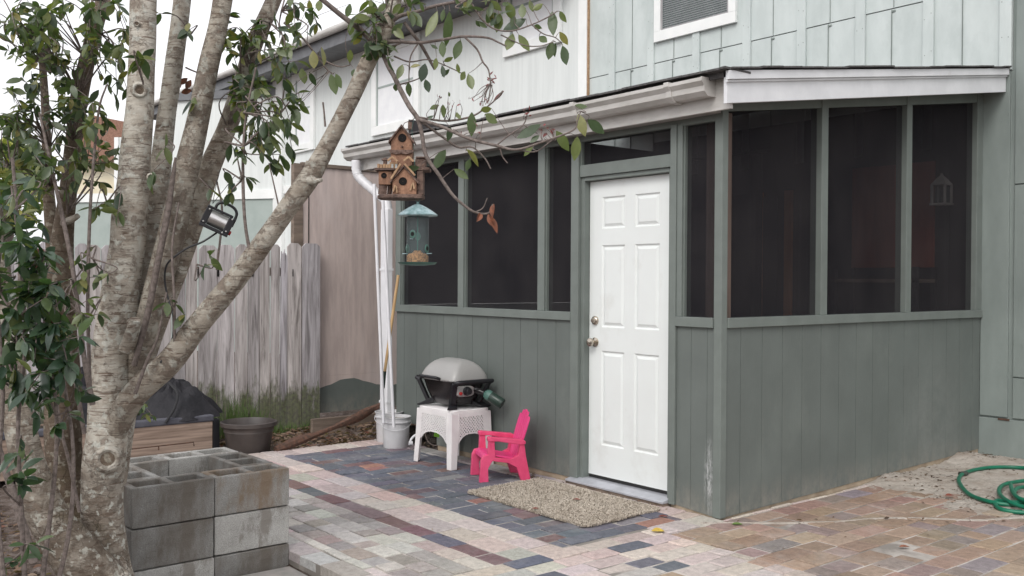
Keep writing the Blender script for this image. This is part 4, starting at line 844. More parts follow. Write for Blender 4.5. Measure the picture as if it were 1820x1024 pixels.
bh = thing('broom_handle', 'yellow wooden handle with a dark end leaning between the white poles', 'handle', tuple(at(683, 700, 7.95)))
a, b = at(708, 489, 8.0), at(684, 660, 8.0); mb = MB(); mb.tube([a, b], .013, 10); mb.build('shaft', M['broom'], bh, smooth=True)
mb = MB(); mb.tube([b, at(681, 690, 8.0)], .014, 10); mb.build('ferrule', M['greencyl'], bh, smooth=True)
# little things under the wall beside the table
mb = MB(); q = [at(729, 789, 8.0), at(731, 781, 8.0), at(738, 774, 8.02), at(752, 766, 8.05)]; mb.tube(spline(q, 6), .011, 10); mb.tube([at(727, 788, 7.99), at(733, 788, 8.0)], .018, 10); tag(mb.build('pipe_elbow', M['pvc'], smooth=True), 'bent white plastic pipe end sticking out under the porch wall', 'pipe')
mb = MB(); mb.tube([at(775+19*math.cos(a), 770+22*math.sin(a), 8.05) for a in np.linspace(-.3, 3.4, 20)], .005, 6); tag(mb.build('rope_loop', M['twig'], smooth=True), 'brown cord loop hanging below the porch wall behind the table', 'cord')
mb = MB()
for i in range(46):
    x = random.uniform(-3.5, -2.97); z = random.uniform(-.04, .10); yv = .01+.20*z+random.uniform(0, .06)+.05; r = random.uniform(.02, .05)
    mb.lathe([(.001, -r), (r*.8, -r*.5), (r, 0), (r*.7, r*.6), (.001, r)], (x, yv, z), 7, rotm(random.random()*3, random.random()*3, 0))
tag(mb.build('earth_clods', M['soil'], smooth=True), 'crumbled brown earth spilling out under the raised left end of the porch wall', 'earth', kind='stuff')
# ================================================================ TABLE
TB = np.array([-2.402, -.235, 0]); TW, TD, TH = .47, .37, .44
table = thing('side_table', 'small white lattice-sided plastic table holding the grill', 'table', tuple(TB))
mb = MB(); mb.loft([(TH-.022, TW/2, TD/2, 9), (TH-.006, TW/2, TD/2, 9), (TH, TW/2-.006, TD/2-.006, 9)], TB, 72); mb.build('table_top', M['table'], table, smooth=True)
for sx in (-1, 1):
    for sy in (-1, 1):
        m_ = MB(); leg = []
        for z, w, sp in ((0, .056, .018), (.18, .062, .008), (.28, .072, .004), (TH-.0225, .074, 0)):
            cx, cy = TB[0]+sx*(TW/2+sp), TB[1]+sy*(TD/2+sp); t = .006
            leg.append([(cx, cy, z), (cx-sx*w, cy, z), (cx-sx*w, cy-sy*t, z), (cx-sx*t, cy-sy*t, z), (cx-sx*t, cy-sy*w, z), (cx, cy-sy*w, z)])
        vs = [p for r in leg for p in r]; fs = [(i*6+k, i*6+(k+1) % 6, (i+1)*6+(k+1) % 6, (i+1)*6+k) for i in range(3) for k in range(6)]+[tuple(range(6))[::-1], tuple(range(18, 24))]
        m_.add(vs, fs); m_.build('leg', M['table'], table, bevel=.004)
def apron(axis, s):
    m_ = MB(); L = (TW if axis == 'x' else TD)-.12; st = .0045; nu = int(L/st); 
    for i in range(nu):
        for j in range(56):
            u = -L/2+i*L/nu; v = TH-.0225-(j+1)*st; uc = u+st/2; vc = v+st/2
            arch = .185+.070*(1-abs(uc/(L/2))**3.0)
            if vc < arch: continue
            edge = vc < arch+.012 or vc > TH-.05 or abs(uc) > L/2-.008
            a_ = ((uc+vc*.9)/.0245) % 1; b_ = ((uc-vc*.9)/.0245) % 1
            if not edge and a_ > .44 and b_ > .44: continue
            off = (TD/2+.004 if axis == 'x' else TW/2+.004)*s
            P_ = lambda uu, vv: (TB[0]+uu, TB[1]+off, vv) if axis == 'x' else (TB[0]+off, TB[1]+uu, vv)
            m_.add([P_(u, v), P_(u+L/nu, v), P_(u+L/nu, v+st), P_(u, v+st)], [(0, 1, 2, 3)])
    m_.build('lattice_apron', M['table'], table, solid=.004)
for ax in 'xy':
    for s in (-1, 1): apron(ax, s)
mb = MB(); q = at(776, 770, 7.55); mb.box(q+[-.032, -.002, -.03], q+[.036, 0, .03]); tg = mb.build('tag', M['limetag'], table)
mb = MB(); mb.box(q+[-.025, -.002, .031], q+[.03, 0, .045]); mb.build('tag_top', M['paletag'], tg)
# ================================================================ GRILL
GC = np.array([-2.40, -.235, TH])
grill = thing('gas_grill', 'small portable gas grill with grey lid and black bowl on the white table', 'grill', tuple(GC))
mb = MB(); mb.loft([(.212, .232, .176, 6), (.220, .240, .184, 6), (.230, .238, .182, 6), (.255, .232, .172, 6), (.292, .218, .150, 6), (.325, .198, .120, 5.5), (.350, .172, .086, 5), (.366, .138, .052, 4), (.374, .09, .022, 3)], GC, 64); lid = mb.build('lid', M['lid'], grill, smooth=True, angle=60)
mb = MB(); mb.tube(spline([GC+[-.15, -.178, .225], GC+[-.15, -.208, .236], GC+[-.13, -.222, .240], GC+[.05, -.222, .240], GC+[.07, -.208, .236], GC+[.07, -.178, .225]], 6), .012, 10); mb.build('lid_handle', M['blackp'], lid, smooth=True)
mb = MB(); mb.loft([(.022, .12, .09, 3), (.030, .15, .115, 3), (.07, .18, .14, 3.4), (.13, .205, .158, 3.8), (.19, .224, .168, 4.4), (.211, .228, .172, 4.8)], GC, 64); mb.build('bowl', M['bowl'], grill, smooth=True, angle=50)
for s in (-1, 1):   # end carriers with side handles
    mb = MB(); x = s*.232
    mb.tube(spline([GC+[x, -.155, .198], GC+[s*.268, -.165, .210], GC+[s*.284, -.135, .213], GC+[s*.288, 0, .214], GC+[s*.284, .135, .213], GC+[s*.268, .165, .210], GC+[x, .155, .198]], 6), .017, 12); mb.build('side_handle', M['blackp'], grill, smooth=True)
    for sy in (-1, 1): mb = MB(); mb.beam(GC+[s*.240, sy*.165, .204], GC+[s*.165, sy*.125, .040], .040, .026); mb.build('carrier', M['blackp'], grill, bevel=.005)
for sy in (-1, 1):
    for s in (-1, 1):
        mb = MB(); pts = spline([GC+[s*.08, sy*.07, .070], GC+[s*.13, sy*.10, .045], GC+[s*.175, sy*.135, .020], GC+[s*.205, sy*.160, .010]], 6); vs = []
        for i, p in enumerate(pts):
            w = .034+.014*(i/len(pts)); h = .034*(1-i/len(pts))+.012
            vs += [p+np.array([0, -w, -h/2]), p+np.array([0, w, -h/2]), p+np.array([0, w, h/2]), p+np.array([0, -w, h/2])]
        mb.add(vs, [(i*4+k, i*4+(k+1) % 4, (i+1)*4+(k+1) % 4, (i+1)*4+k) for i in range(len(pts)-1) for k in range(4)]+[(3, 2, 1, 0), tuple(len(vs)-4+k for k in range(4))]); mb.build('foot', M['blackp'], grill, bevel=.004)
mb = MB(); mb.box(GC+[-.11, -.09, .030], GC+[.13, .09, .046]); mb.build('drip_tray', M['silver'], grill, bevel=.004)
Rx = rotm(0, math.pi/2, 0)
mb = MB(); mb.loft([(0, .042, .085, 3.4), (.018, .040, .080, 3.4), (.022, .030, .07, 3)], GC+[.212, -.055, .140], 40, Rx); mb.build('control_panel', M['lid'], grill, smooth=True, angle=50)
mb = MB(); mb.lathe([(.034, 0), (.034, .012), (.027, .016), (.025, .038), (.022, .042), (.001, .042)], GC+[.235, -.05, .142], 28, Rx); mb.build('control_knob', M['blackp'], grill, smooth=True)
mb = MB(); mb.lathe([(.012, 0), (.012, .012), (.001, .014)], GC+[.235, -.108, .128], 20, Rx); mb.build('igniter', M['red'], grill, smooth=True)
mb = MB(); mb.lathe([(.024, -.02), (.026, .03), (.018, .05), (.018, .07), (.001, .071)], GC+[.235, .045, .142], 24, rotm(0, math.radians(105), math.radians(25))); mb.build('regulator', M['bowl'], grill, smooth=True)
cyd = rotm(0, math.radians(118), math.radians(30)); c0 = GC+[.282, .075, .130]
mb = MB(); mb.lathe([(.012, 0), (.016, .008), (.032, .020), (.041, .034), (.0415, .065)], c0, 32, cyd, cap=False); cyl = mb.build('gas_canister', M['greenport'], grill, smooth=True)
mb = MB(); mb.lathe([(.041, .064), (.042, .066), (.042, .165), (.039, .175), (.001, .176)], c0, 32, cyd); mb.build('canister_body', M['greencyl'], cyl, smooth=True)
# ================================================================ PINK CHAIR (faces -Y, back to the wall)
CH = np.array([-1.755, -.254, 0]); chair = thing('toddler_chair', 'small pink plastic slatted garden chair beside the door mat', 'chair', tuple(CH), rz=math.radians(0))
cw = .145
def strip(path, w0, w1, th_, m_, sx0=0):    # ribbon across X following (y, z) path with thickness
    vs = []; n = len(path)
    for i, (y, z) in enumerate(path):
        a = path[max(0, i-1)]; b = path[min(n-1, i+1)]; d = np.array([b[0]-a[0], b[1]-a[1]]); d /= np.linalg.norm(d); nn = np.array([-d[1], d[0]])*th_
        for x, o in ((w0, 0), (w1, 0), (w1, 1), (w0, 1)): vs.append(CH+[x, y+nn[0]*o, z+nn[1]*o])
    m_.add(vs, [(i*4+k, i*4+(k+1) % 4, (i+1)*4+(k+1) % 4, (i+1)*4+k) for i in range(n-1) for k in range(4)]+[(3, 2, 1, 0), tuple(len(vs)-4+k for k in range(4))])
mb = MB(); seat = [(-.185, .165), (-.18, .19), (-.165, .205), (-.14, .210), (-.08, .200), (0, .182), (.08, .168), (.12, .165)]
for k in range(4): strip(seat, -cw+.002+k*.0765, -cw+.002+k*.0765+.071, -.012, mb)
strip([(y, z-.012) for y, z in seat if y > -.15], -cw, cw, -.006, mb); mb.build('seat', M['pinkback'], chair, bevel=.002)
# back: fan of five slats with scalloped top
def backz(x): return .505-.9*x*x-.006*math.cos(x*90)
slats = 5
mb = MB()
for k in range(slats):
    u0, u1 = -1+2*k/slats+.012, -1+2*(k+1)/slats-.012; pts = []
    for t in np.linspace(0, 1, 7): pts.append((t,))
    lv = []
    zt_ = .455+.055*(1-((u0+u1)/2)**2*1.15)
    for t in np.linspace(0, 1, 8):
        z = .13+(zt_-.13)*t; hw = (.095+.045*math.sin(min(1, t*1.1)*math.pi*.62)); y = .085+.125*((z-.13)/.38); tp = 0
        a, b = u0*hw, u1*hw
        if t > .95: mid = (a+b)/2; a, b = mid+(a-mid)*.72, mid+(b-mid)*.72
        lv.append((a, b, y, z))
    vs = [];
    for a, b, y, z in lv: vs += [CH+[a, y, z], CH+[b, y, z], CH+[b, y+.014, z-.004], CH+[a, y+.014, z-.004]]
    mb.add(vs, [(i*4+q, i*4+(q+1) % 4, (i+1)*4+(q+1) % 4, (i+1)*4+q) for i in range(7) for q in range(4)]+[(3, 2, 1, 0), (28, 29, 30, 31)])
vs = []
for t in np.linspace(0, .93, 8):
    z = .13+.35*t; hw = .09+.047*math.sin(min(1, t*1.1)*math.pi*.62); y = .085+.125*((z-.13)/.38)+.010; vs += [CH+[-hw, y, z], CH+[hw, y, z], CH+[hw, y+.008, z], CH+[-hw, y+.008, z]]
mb.add(vs, [(i*4+q, i*4+(q+1) % 4, (i+1)*4+(q+1) % 4, (i+1)*4+q) for i in range(7) for q in range(4)]+[(3, 2, 1, 0), (28, 29, 30, 31)])
mb.build('backrest', M['pinkback'], chair, bevel=.003)
for s in (-1, 1):
    mb = MB(); x = s*(cw+.012)
    poly = [(-.195, .305), (-.21, .322), (-.195, .335), (-.10, .330), (.10, .318), (.135, .322), (.15, .31), (.135, .288), (.09, .288)]
    mb.prism([(y, z) for y, z in [(-.150, .300), (-.156, .328), (-.140, .336), (.13, .308), (.158, .296), (.158, .272), (.12, .268), (-.07, .300)]], 'x', CH[0]+x-.030, CH[0]+x+.030)
    mb.v = [(v[0], v[1]+(CH[1]), v[2]) for v in mb.v]; mb.build('armrest', M['pink'], chair, bevel=.006)
    mb = MB()      # front leg with the arm support
    pts = [(-.218, 0), (-.145, 0), (-.150, .10), (-.118, .15), (-.090, .17), (-.098, .302), (-.145, .302), (-.150, .202), (-.188, .196), (-.208, .16)]
    mb.prism(pts, 'x', CH[0]+x-.020, CH[0]+x+.020); mb.v = [(v[0], v[1]+CH[1], v[2]) for v in mb.v]; mb.build('leg', M['pink'], chair, bevel=.005)
    mb = MB()      # rear leg and lower side rail in one sweep
    pts = [(.125, 0), (.205, 0), (.165, .18), (.150, .276), (.115, .276), (.10, .19), (.04, .165), (-.06, .175), (-.143, .195), (-.150, .165), (-.08, .150), (.02, .135), (.085, .10)]
    mb.prism(pts, 'x', CH[0]+x-.018, CH[0]+x+.018); mb.v = [(v[0], v[1]+CH[1], v[2]) for v in mb.v]; mb.build('leg', M['pink'], chair, bevel=.004)
chair.rotation_euler = (0, 0, math.radians(-24)); chair.scale = (.88, .88, .955); chair.location = (-1.741, -.288, 0)
# ================================================================ DOOR MAT
MX0, MX1, MY0, MY1 = -1.50, -.33, -.80, -.115
mat_ = thing('door_mat', 'beige shaggy door mat in front of the white door', 'mat', ((MX0+MX1)/2, (MY0+MY1)/2, 0))
mb = MB(); mb.box((MX0+.02, MY0+.02, .002), (MX1-.02, MY1-.02, .008)); mb.build('backing', M['timber'], mat_)
nT = 44000; mb = MB(); xs = rng.uniform(MX0, MX1, nT); ys = rng.uniform(MY0, MY1, nT); vs = []; fs = []; cs = []
for i in range(nT):
    x, y = xs[i], ys[i]; cr = .05
    dx = max(0, abs(x-(MX0+MX1)/2)-((MX1-MX0)/2-cr)); dy = max(0, abs(y-(MY0+MY1)/2)-((MY1-MY0)/2-cr))
    if math.hypot(dx, dy) > cr+.006*fbm(x, y, 20): continue
    x += .012*fbm(y, 0, 4)*(dx > 0); a = rng.uniform(0, 6.28); l = rng.uniform(.006, .013); h = rng.uniform(.012, .021); w = .0024
    ca, sa = math.cos(a), math.sin(a); b_ = len(vs)
    vs += [(x-sa*w, y+ca*w, .004), (x+sa*w, y-ca*w, .004), (x+ca*l*.6+sa*w, y+sa*l*.6-ca*w, h*.85), (x+ca*l*.6-sa*w, y+sa*l*.6+ca*w, h*.85), (x+ca*l*1.3, y+sa*l*1.3, h)]
    fs += [(b_, b_+1, b_+2, b_+3), (b_+3, b_+2, b_+4)]; c = min(1, max(0, rng.normal(.66+.10*fbm(x, y, 3, 4), .12))); cs += [(c, c, c)]*2
mb.v = vs; mb.f = fs; mb.c = cs; mb.mi = [0]*len(fs); o = mb.build('pile', M['shag'], mat_, attr=True)
# ================================================================ HOSE
mb = MB()
def hp_(px, py, z): return onz(px, py, z)
def sz(px, py, lift=.014):
    p = onz(px, py, .03)
    for _ in range(5): p = onz(px, py, max(0, sand_h(p[0], p[1]))+lift)
    return p
hp1 = [(2000, 915), (1900, 905), (1850, 905), (1815, 900), (1765, 893), (1725, 880), (1706, 860), (1706, 847), (1722, 838), (1760, 831), (1810, 831), (1880, 838), (1960, 855)]
hose = thing('garden_hose', 'green garden hose coiled on the sand at the right edge', 'hose', tuple(sz(1780, 870)))
pt = spline([sz(*p, lift=.016) for p in hp1], 10); mb.tube(pt, .0135, 12); mb.build('coil', M['hose'], hose, smooth=True)
mb = MB(); pt = spline([sz(*p, lift=.03) for p in [(1860, 852), (1810, 856), (1782, 863), (1776, 876), (1790, 890), (1815, 900), (1850, 908), (1885, 900), (1890, 880), (1862, 872), (1826, 866), (1805, 870), (1806, 884), (1830, 893)]], 10); mb.tube(pt, .0135, 12); mb.build('coil', M['hose'], hose, smooth=True)
mb = MB(); pt = spline([sz(*p, lift=.045) for p in [(1796, 861), (1800, 874), (1812, 886), (1850, 897), (1880, 893)]]+[sz(1900, 880, .02)], 10); mb.tube(pt, .0135, 12); mb.build('coil', M['hose'], hose, smooth=True)
mb = MB(); pt = spline([sz(*p, lift=.015) for p in [(1850, 893), (1800, 893), (1772, 890), (1771, 900), (1790, 908), (1850, 914)]], 10); mb.tube(pt, .0135, 12); mb.build('coil', M['hose'], hose, smooth=True)
q = sz(1712, 842, .016); mb = MB(); mb.tube([q+[-.01, -.03, 0], q+[.01, .03, .0]], .017, 12); mb.build('coupling', M['hosedark'], hose, smooth=True)
# ================================================================ TREE
def leaf_geo(m_, base, direc, L, Wd, up, tone, fold=.25, curl=.15):
    d = np.array(direc, float); d /= np.linalg.norm(d); u = np.array(up, float); s_ = np.cross(d, u); 
    if np.linalg.norm(s_) < 1e-4: s_ = np.cross(d, [1, 0, .3])
    s_ /= np.linalg.norm(s_); u = np.cross(s_, d)
    prof = [(0, .03), (.12, .45), (.30, .86), (.5, 1.0), (.70, .82), (.87, .42), (1, .02)]
    vs = []
    for t, w in prof:
        c = base+d*L*t-u*curl*L*t*t; ww = Wd/2*w
        vs += [c-s_*ww+u*fold*ww, c, c+s_*ww+u*fold*ww]
    fs = []
    for i in range(len(prof)-1): a = 3*i; fs += [(a, a+1, a+4, a+3), (a+1, a+2, a+5, a+4)]
    m_.add(vs, fs, (tone, tone, tone))
tree = thing('tree', 'many-trunked mottled-bark tree with hanging branches at the left', 'tree', tuple(at(185, 1010, 4.2)*[1, 1, 0]+[0, 0, -.13]))
def limb(pts, n=7, seg=16, wob=.05, name='trunk', mat='bark', base=None):
    P_ = [at(x, y, d) for x, y, d, r in pts]; R_ = [r*d/F_PX for x, y, d, r in pts]
    sp = spline([np.append(p, r) for p, r in zip(P_, R_)], n)
    m_ = MB(); m_.tube([s[:3] for s in sp], [max(.001, s[3]) for s in sp], seg, wob=wob); return m_.build(name, M[mat], tree, smooth=True, angle=80), sp
random.seed(5)
limb([(215, 1110, 4.25, 62), (196, 1040, 4.22, 42), (186, 960, 4.2, 36), (182, 870, 4.2, 36), (188, 810, 4.18, 37), (192, 740, 4.2, 33), (198, 640, 4.2, 34), (210, 550, 4.2, 35), (222, 460, 4.18, 31), (231, 380, 4.15, 29), (240, 290, 4.12, 26), (250, 180, 4.1, 24), (253, 90, 4.1, 23), (257, -30, 4.1, 22), (262, -240, 4.1, 19)], seg=22)
limb([(205, 860, 4.3, 18), (222, 700, 4.34, 24), (242, 600, 4.34, 25), (260, 500, 4.34, 23), (272, 420, 4.34, 22), (282, 330, 4.36, 19), (296, 210, 4.4, 16), (310, 110, 4.4, 16), (325, -10, 4.4, 15), (345, -200, 4.4, 14)], seg=18)
limb([(228, 720, 4.25, 16), (252, 620, 4.22, 22), (279, 520, 4.2, 23), (302, 430, 4.2, 24), (325, 330, 4.2, 22), (350, 220, 4.2, 19), (370, 120, 4.2, 18), (392, 20, 4.2, 17), (412, -120, 4.2, 17)], seg=18, mat='barkbrown')
limb([(252, 660, 4.45, 16), (290, 540, 4.45, 20), (320, 460, 4.42, 20), (345, 385, 4.42, 18.5), (372, 300, 4.42, 19), (402, 230, 4.42, 17), (428, 160, 4.42, 17), (448, 90, 4.42, 15), (478, 20, 4.42, 14), (520, -80, 4.42, 12)], seg=16, mat='barkbrown')
l5, sp5 = limb([(190, 800, 4.2, 20), (232, 712, 4.12, 23), (300, 645, 4.08, 22), (355, 575, 4.05, 20), (400, 520, 4.03, 20), (440, 470, 4.0, 18.5), (500, 385, 3.98, 17), (548, 318, 3.96, 18.5), (580, 262, 3.95, 15.5), (622, 180, 3.93, 14.5), (655, 110, 3.92, 14), (682, 62, 3.9, 13), (700, 10, 3.9, 11), (722, -60, 3.9, 10)], seg=18, mat='barkbrown')
limb([(235, 1120, 4.1, 58), (190, 1050, 4.05, 50), (130, 985, 4.0, 42), (82, 910, 3.98, 33), (52, 830, 3.97, 28), (28, 720, 3.97, 26), (12, 600, 3.97, 23), (-4, 480, 3.97, 21), (-25, 300, 3.97, 18), (-50, 100, 3.97, 15)], seg=22, mat='barkbrown')
limb([(185, 1000, 4.32, 40), (150, 930, 4.35, 36), (120, 850, 4.37, 30), (113, 760, 4.4, 32), (112, 650, 4.4, 28), (106, 560, 4.4, 25), (108, 460, 4.42, 21), (117, 370, 4.42, 16), (128, 280, 4.45, 14), (142, 170, 4.5, 14), (165, 70, 4.5, 13), (192, -30, 4.5, 12), (230, -160, 4.5, 10)], seg=16, mat='barkdark')
limb([(118, 640, 4.55, 14), (100, 520, 4.55, 14), (92, 420, 4.58, 12), (84, 300, 4.6, 9), (80, 180, 4.6, 7), (70, 40, 4.6, 5)], seg=10, mat='barkdark')
# root flare
for pts in ([(200, 1010, 4.15, 26), (210, 1070, 3.95, 34), (205, 1140, 3.7, 20)], [(170, 1080, 4.2, 34), (80, 1110, 4.1, 24), (-20, 1140, 3.9, 10)]): limb(pts, name='root', seg=14)
# knots and pruned stubs
def knot(px, py, d, r, tilt=0):
    c = at(px, py, d); to = CAM-c; to /= np.linalg.norm(to); q = Vector(tuple(to)).to_track_quat('Z', 'Y').to_matrix(); R = np.array(q); k = r*d/F_PX
    m_ = MB(); m_.lathe([(k*1.5, -k*.4), (k*1.35, k*.05), (k*1.15, k*.28), (k*.95, k*.30), (k*.78, k*.12), (k*.70, 0)], c, 20, R, cap=False); m_.v = [tuple(np.array(v)*1) for v in m_.v]; o = m_.build('knot', M['bark'], tree, smooth=True)
    m_ = MB(); m_.lathe([(0, k*.05), (k*.72, k*.02)], c, 16, R, cap=False); m_.build('knot_heart', M['barkdark'], o)
knot(191, 816, 4.085, 17); knot(248, 160, 4.035, 10); knot(268, 315, 4.04, 5); knot(236, 575, 4.09, 7); knot(243, 42, 4.035, 4)
for pts in ([(105, 400, 4.4, 7), (128, 390, 4.35, 6), (138, 384, 4.33, 5)], [(300, 520, 4.4, 14), (318, 490, 4.35, 10), (324, 480, 4.33, 9)], [(548, 318, 3.95, 12), (560, 322, 3.90, 6), (572, 320, 3.88, 3)], [(540, 330, 3.95, 9), (545, 300, 3.95, 5), (547, 286, 3.95, 3)], [(225, 620, 4.1, 14), (236, 585, 4.05, 11), (241, 568, 4.03, 9)]):
    limb(pts, n=4, seg=10, name='stub')
# dark dead stem along a trunk, suckers, hanging shoots
for pts in ([(238, 650, 4.1, 5), (262, 560, 4.1, 6), (278, 480, 4.1, 6), (296, 390, 4.1, 6), (308, 310, 4.1, 4), (312, 280, 4.1, 2)],):
    limb(pts, seg=8, name='dead_stem', mat='twig')
shoots = [[(165, 720, 3.9, 5), (150, 640, 3.9, 4.5), (140, 560, 3.9, 4.5), (128, 470, 3.9, 4), (112, 390, 3.9, 4), (92, 300, 3.95, 3), (70, 200, 4, 2)],
 [(160, 700, 3.95, 3.5), (156, 560, 3.95, 3), (158, 430, 3.95, 3), (163, 330, 3.95, 2.6), (175, 200, 4, 2), (190, 150, 4, 1.5)],
 [(141, 910, 3.8, 3), (125, 830, 3.75, 3), (108, 760, 3.7, 2.6), (92, 650, 3.7, 2.2), (80, 560, 3.7, 2)],
 [(150, 770, 3.9, 4), (138, 700, 3.85, 4), (128, 640, 3.85, 3), (120, 600, 3.85, 3)],
 [(446, 458, 3.98, 3.6), (436, 400, 3.98, 3), (432, 330, 3.98, 3), (433, 250, 3.98, 2.4), (440, 190, 4.0, 2), (455, 120, 4.0, 2)],
 [(310, 640, 4.05, 2.4), (310, 540, 4.0, 2.4), (306, 440, 4.0, 2), (318, 360, 4.0, 1.6)],
 [(60, 1000, 3.6, 8), (30, 900, 3.6, 7), (5, 820, 3.6, 6), (-20, 740, 3.6, 5)],
 [(240, 700, 4.0, 3.5), (262, 640, 4.0, 3), (280, 600, 4.0, 2.4), (296, 520, 4.0, 1.8)],
 [(385, 480, 4.3, 2), (395, 380, 4.3, 2), (385, 320, 4.3, 1.5)], [(495, 365, 4.0, 1.5), (485, 320, 4.0, 1.3), (478, 290, 4.0, 1)],
 [(578, 225, 3.95, 2), (576, 200, 3.95, 1.6), (574, 182, 3.95, 1.8)],
 [(35, 640, 3.6, 5), (32, 560, 3.6, 5), (36, 480, 3.6, 4), (30, 380, 3.6, 3), (22, 280, 3.6, 3)]]
for s_ in shoots: limb(s_, n=5, seg=8, wob=.03, name='shoot', mat='twig')
# branches that reach right
right = [
 [(566, -6, 3.8, 4.5), (610, 30, 3.85, 5), (640, 52, 3.87, 5.5), (668, 80, 3.9, 5)],
 [(678, 90, 3.88, 4), (690, 118, 3.86, 4), (700, 135, 3.85, 4.4), (712, 160, 3.83, 4.6), (728, 190, 3.8, 4.6), (743, 212, 3.8, 4.4), (750, 240, 3.8, 3.6), (757, 276, 3.8, 3.6), (780, 311, 3.8, 3.4), (804, 346, 3.8, 3), (826, 366, 3.8, 2.6), (846, 378, 3.8, 2.2), (868, 379, 3.8, 1.8), (876, 363, 3.8, 1.4)],
 [(742, 212, 3.8, 3.4), (782, 224, 3.75, 3), (832, 246, 3.7, 2.8), (882, 259, 3.65, 2.6), (918, 266, 3.6, 2.2), (965, 252, 3.58, 2), (1018, 232, 3.55, 1.6), (1026, 215, 3.55, 1.3), (1032, 198, 3.55, 1)],
 [(743, 212, 3.8, 2.6), (765, 228, 3.85, 2.4), (790, 246, 3.88, 2.2), (815, 262, 3.9, 2), (840, 262, 3.9, 1.6), (862, 282, 3.9, 1.4), (872, 300, 3.9, 1.2)],
 [(740, 208, 3.8, 2), (790, 215, 3.85, 2), (832, 209, 3.88, 1.8), (855, 198, 3.9, 1.5), (880, 178, 3.9, 1.2), (894, 162, 3.9, 2)],
 [(684, 75, 3.9, 4), (704, 74, 3.88, 3.4), (746, 76, 3.85, 3), (790, 70, 3.83, 2.6), (825, 65, 3.8, 2.4), (865, 67, 3.8, 2), (885, 75, 3.8, 1.6), (903, 84, 3.8, 1.4)],
 [(825, 65, 3.8, 2), (848, 88, 3.8, 1.8), (858, 110, 3.8, 1.6), (868, 124, 3.8, 1.4), (872, 148, 3.8, 1.2)],
 [(690, 42, 3.9, 5), (712, 28, 3.88, 4), (745, 20, 3.86, 3.4), (776, 10, 3.85, 3), (832, 0, 3.85, 2.4), (880, -8, 3.85, 2)],
 [(826, -10, 3.85, 2.4), (846, 18, 3.85, 2), (858, 36, 3.82, 2), (880, 52, 3.8, 1.6), (910, 55, 3.8, 1.5), (945, 44, 3.8, 1.3), (975, 30, 3.8, 1.2), (990, 20, 3.8, 1)],
 [(719, 40, 3.9, 3), (735, 62, 3.9, 3), (746, 76, 3.92, 3), (760, 100, 3.95, 3), (773, 124, 3.97, 2.4)],
 [(686, -10, 3.9, 2.6), (688, 20, 3.9, 2.4), (691, 60, 3.9, 2)],
 [(945, 44, 3.8, 1.2), (965, 60, 3.8, 1.1), (985, 66, 3.8, 1), (996, 74, 3.8, .9)],
 [(890, 62, 3.8, 1.2), (930, 80, 3.8, 1.1), (960, 82, 3.8, 1), (985, 74, 3.8, .9)],
 [(882, 259, 3.65, 1.5), (905, 240, 3.65, 1.3), (930, 222, 3.65, 1.1), (938, 200, 3.65, .9)],
 [(918, 266, 3.6, 1.2), (950, 270, 3.6, 1.1), (970, 258, 3.6, 1), (985, 246, 3.6, .9)],
 [(888, 262, 3.65, 1.3), (893, 278, 3.65, 1.1), (902, 290, 3.65, .9)],
 [(842, 378, 3.8, 1.2), (858, 370, 3.8, 1), (866, 352, 3.8, .8)],
 [(700, 100, 3.9, 1.6), (728, 110, 3.9, 1.4), (760, 106, 3.9, 1.2), (790, 116, 3.9, 1), (820, 130, 3.9, .9)],
 [(712, 150, 3.83, 1.5), (730, 145, 3.85, 1.3), (744, 140, 3.85, 1)],
 [(744, 76, 3.85, 1.5), (730, 100, 3.85, 1.3), (727, 130, 3.85, 1.1), (727, 145, 3.85, .9)],
 [(505, 40, 4.2, 2.5), (540, 70, 4.2, 2), (565, 100, 4.2, 1.8), (600, 118, 4.2, 1.3), (622, 116, 4.2, 1)],
 [(560, 95, 4.2, 1.4), (580, 122, 4.2, 1.2), (592, 132, 4.2, 1)]]
BP = []
for s_ in right: BP += [p[:3] for p in limb(s_, n=5, seg=8, wob=.03, name='branch', mat='twig')[1]]
BP = np.array(BP)
def petiole(B_, m_, far=.16):
    k = np.argmin(((BP-B_)**2).sum(1)+.3*(((BP-B_)@Fw)**2)); q = BP[k]; dd_ = np.linalg.norm(q-B_)
    if dd_ < far: m_.tube(spline([q, (q+B_)/2+rng.normal(0, dd_*.10, 3), B_], 4), [.0019-.0011*i/8 for i in range(9)], 5, cap=False)
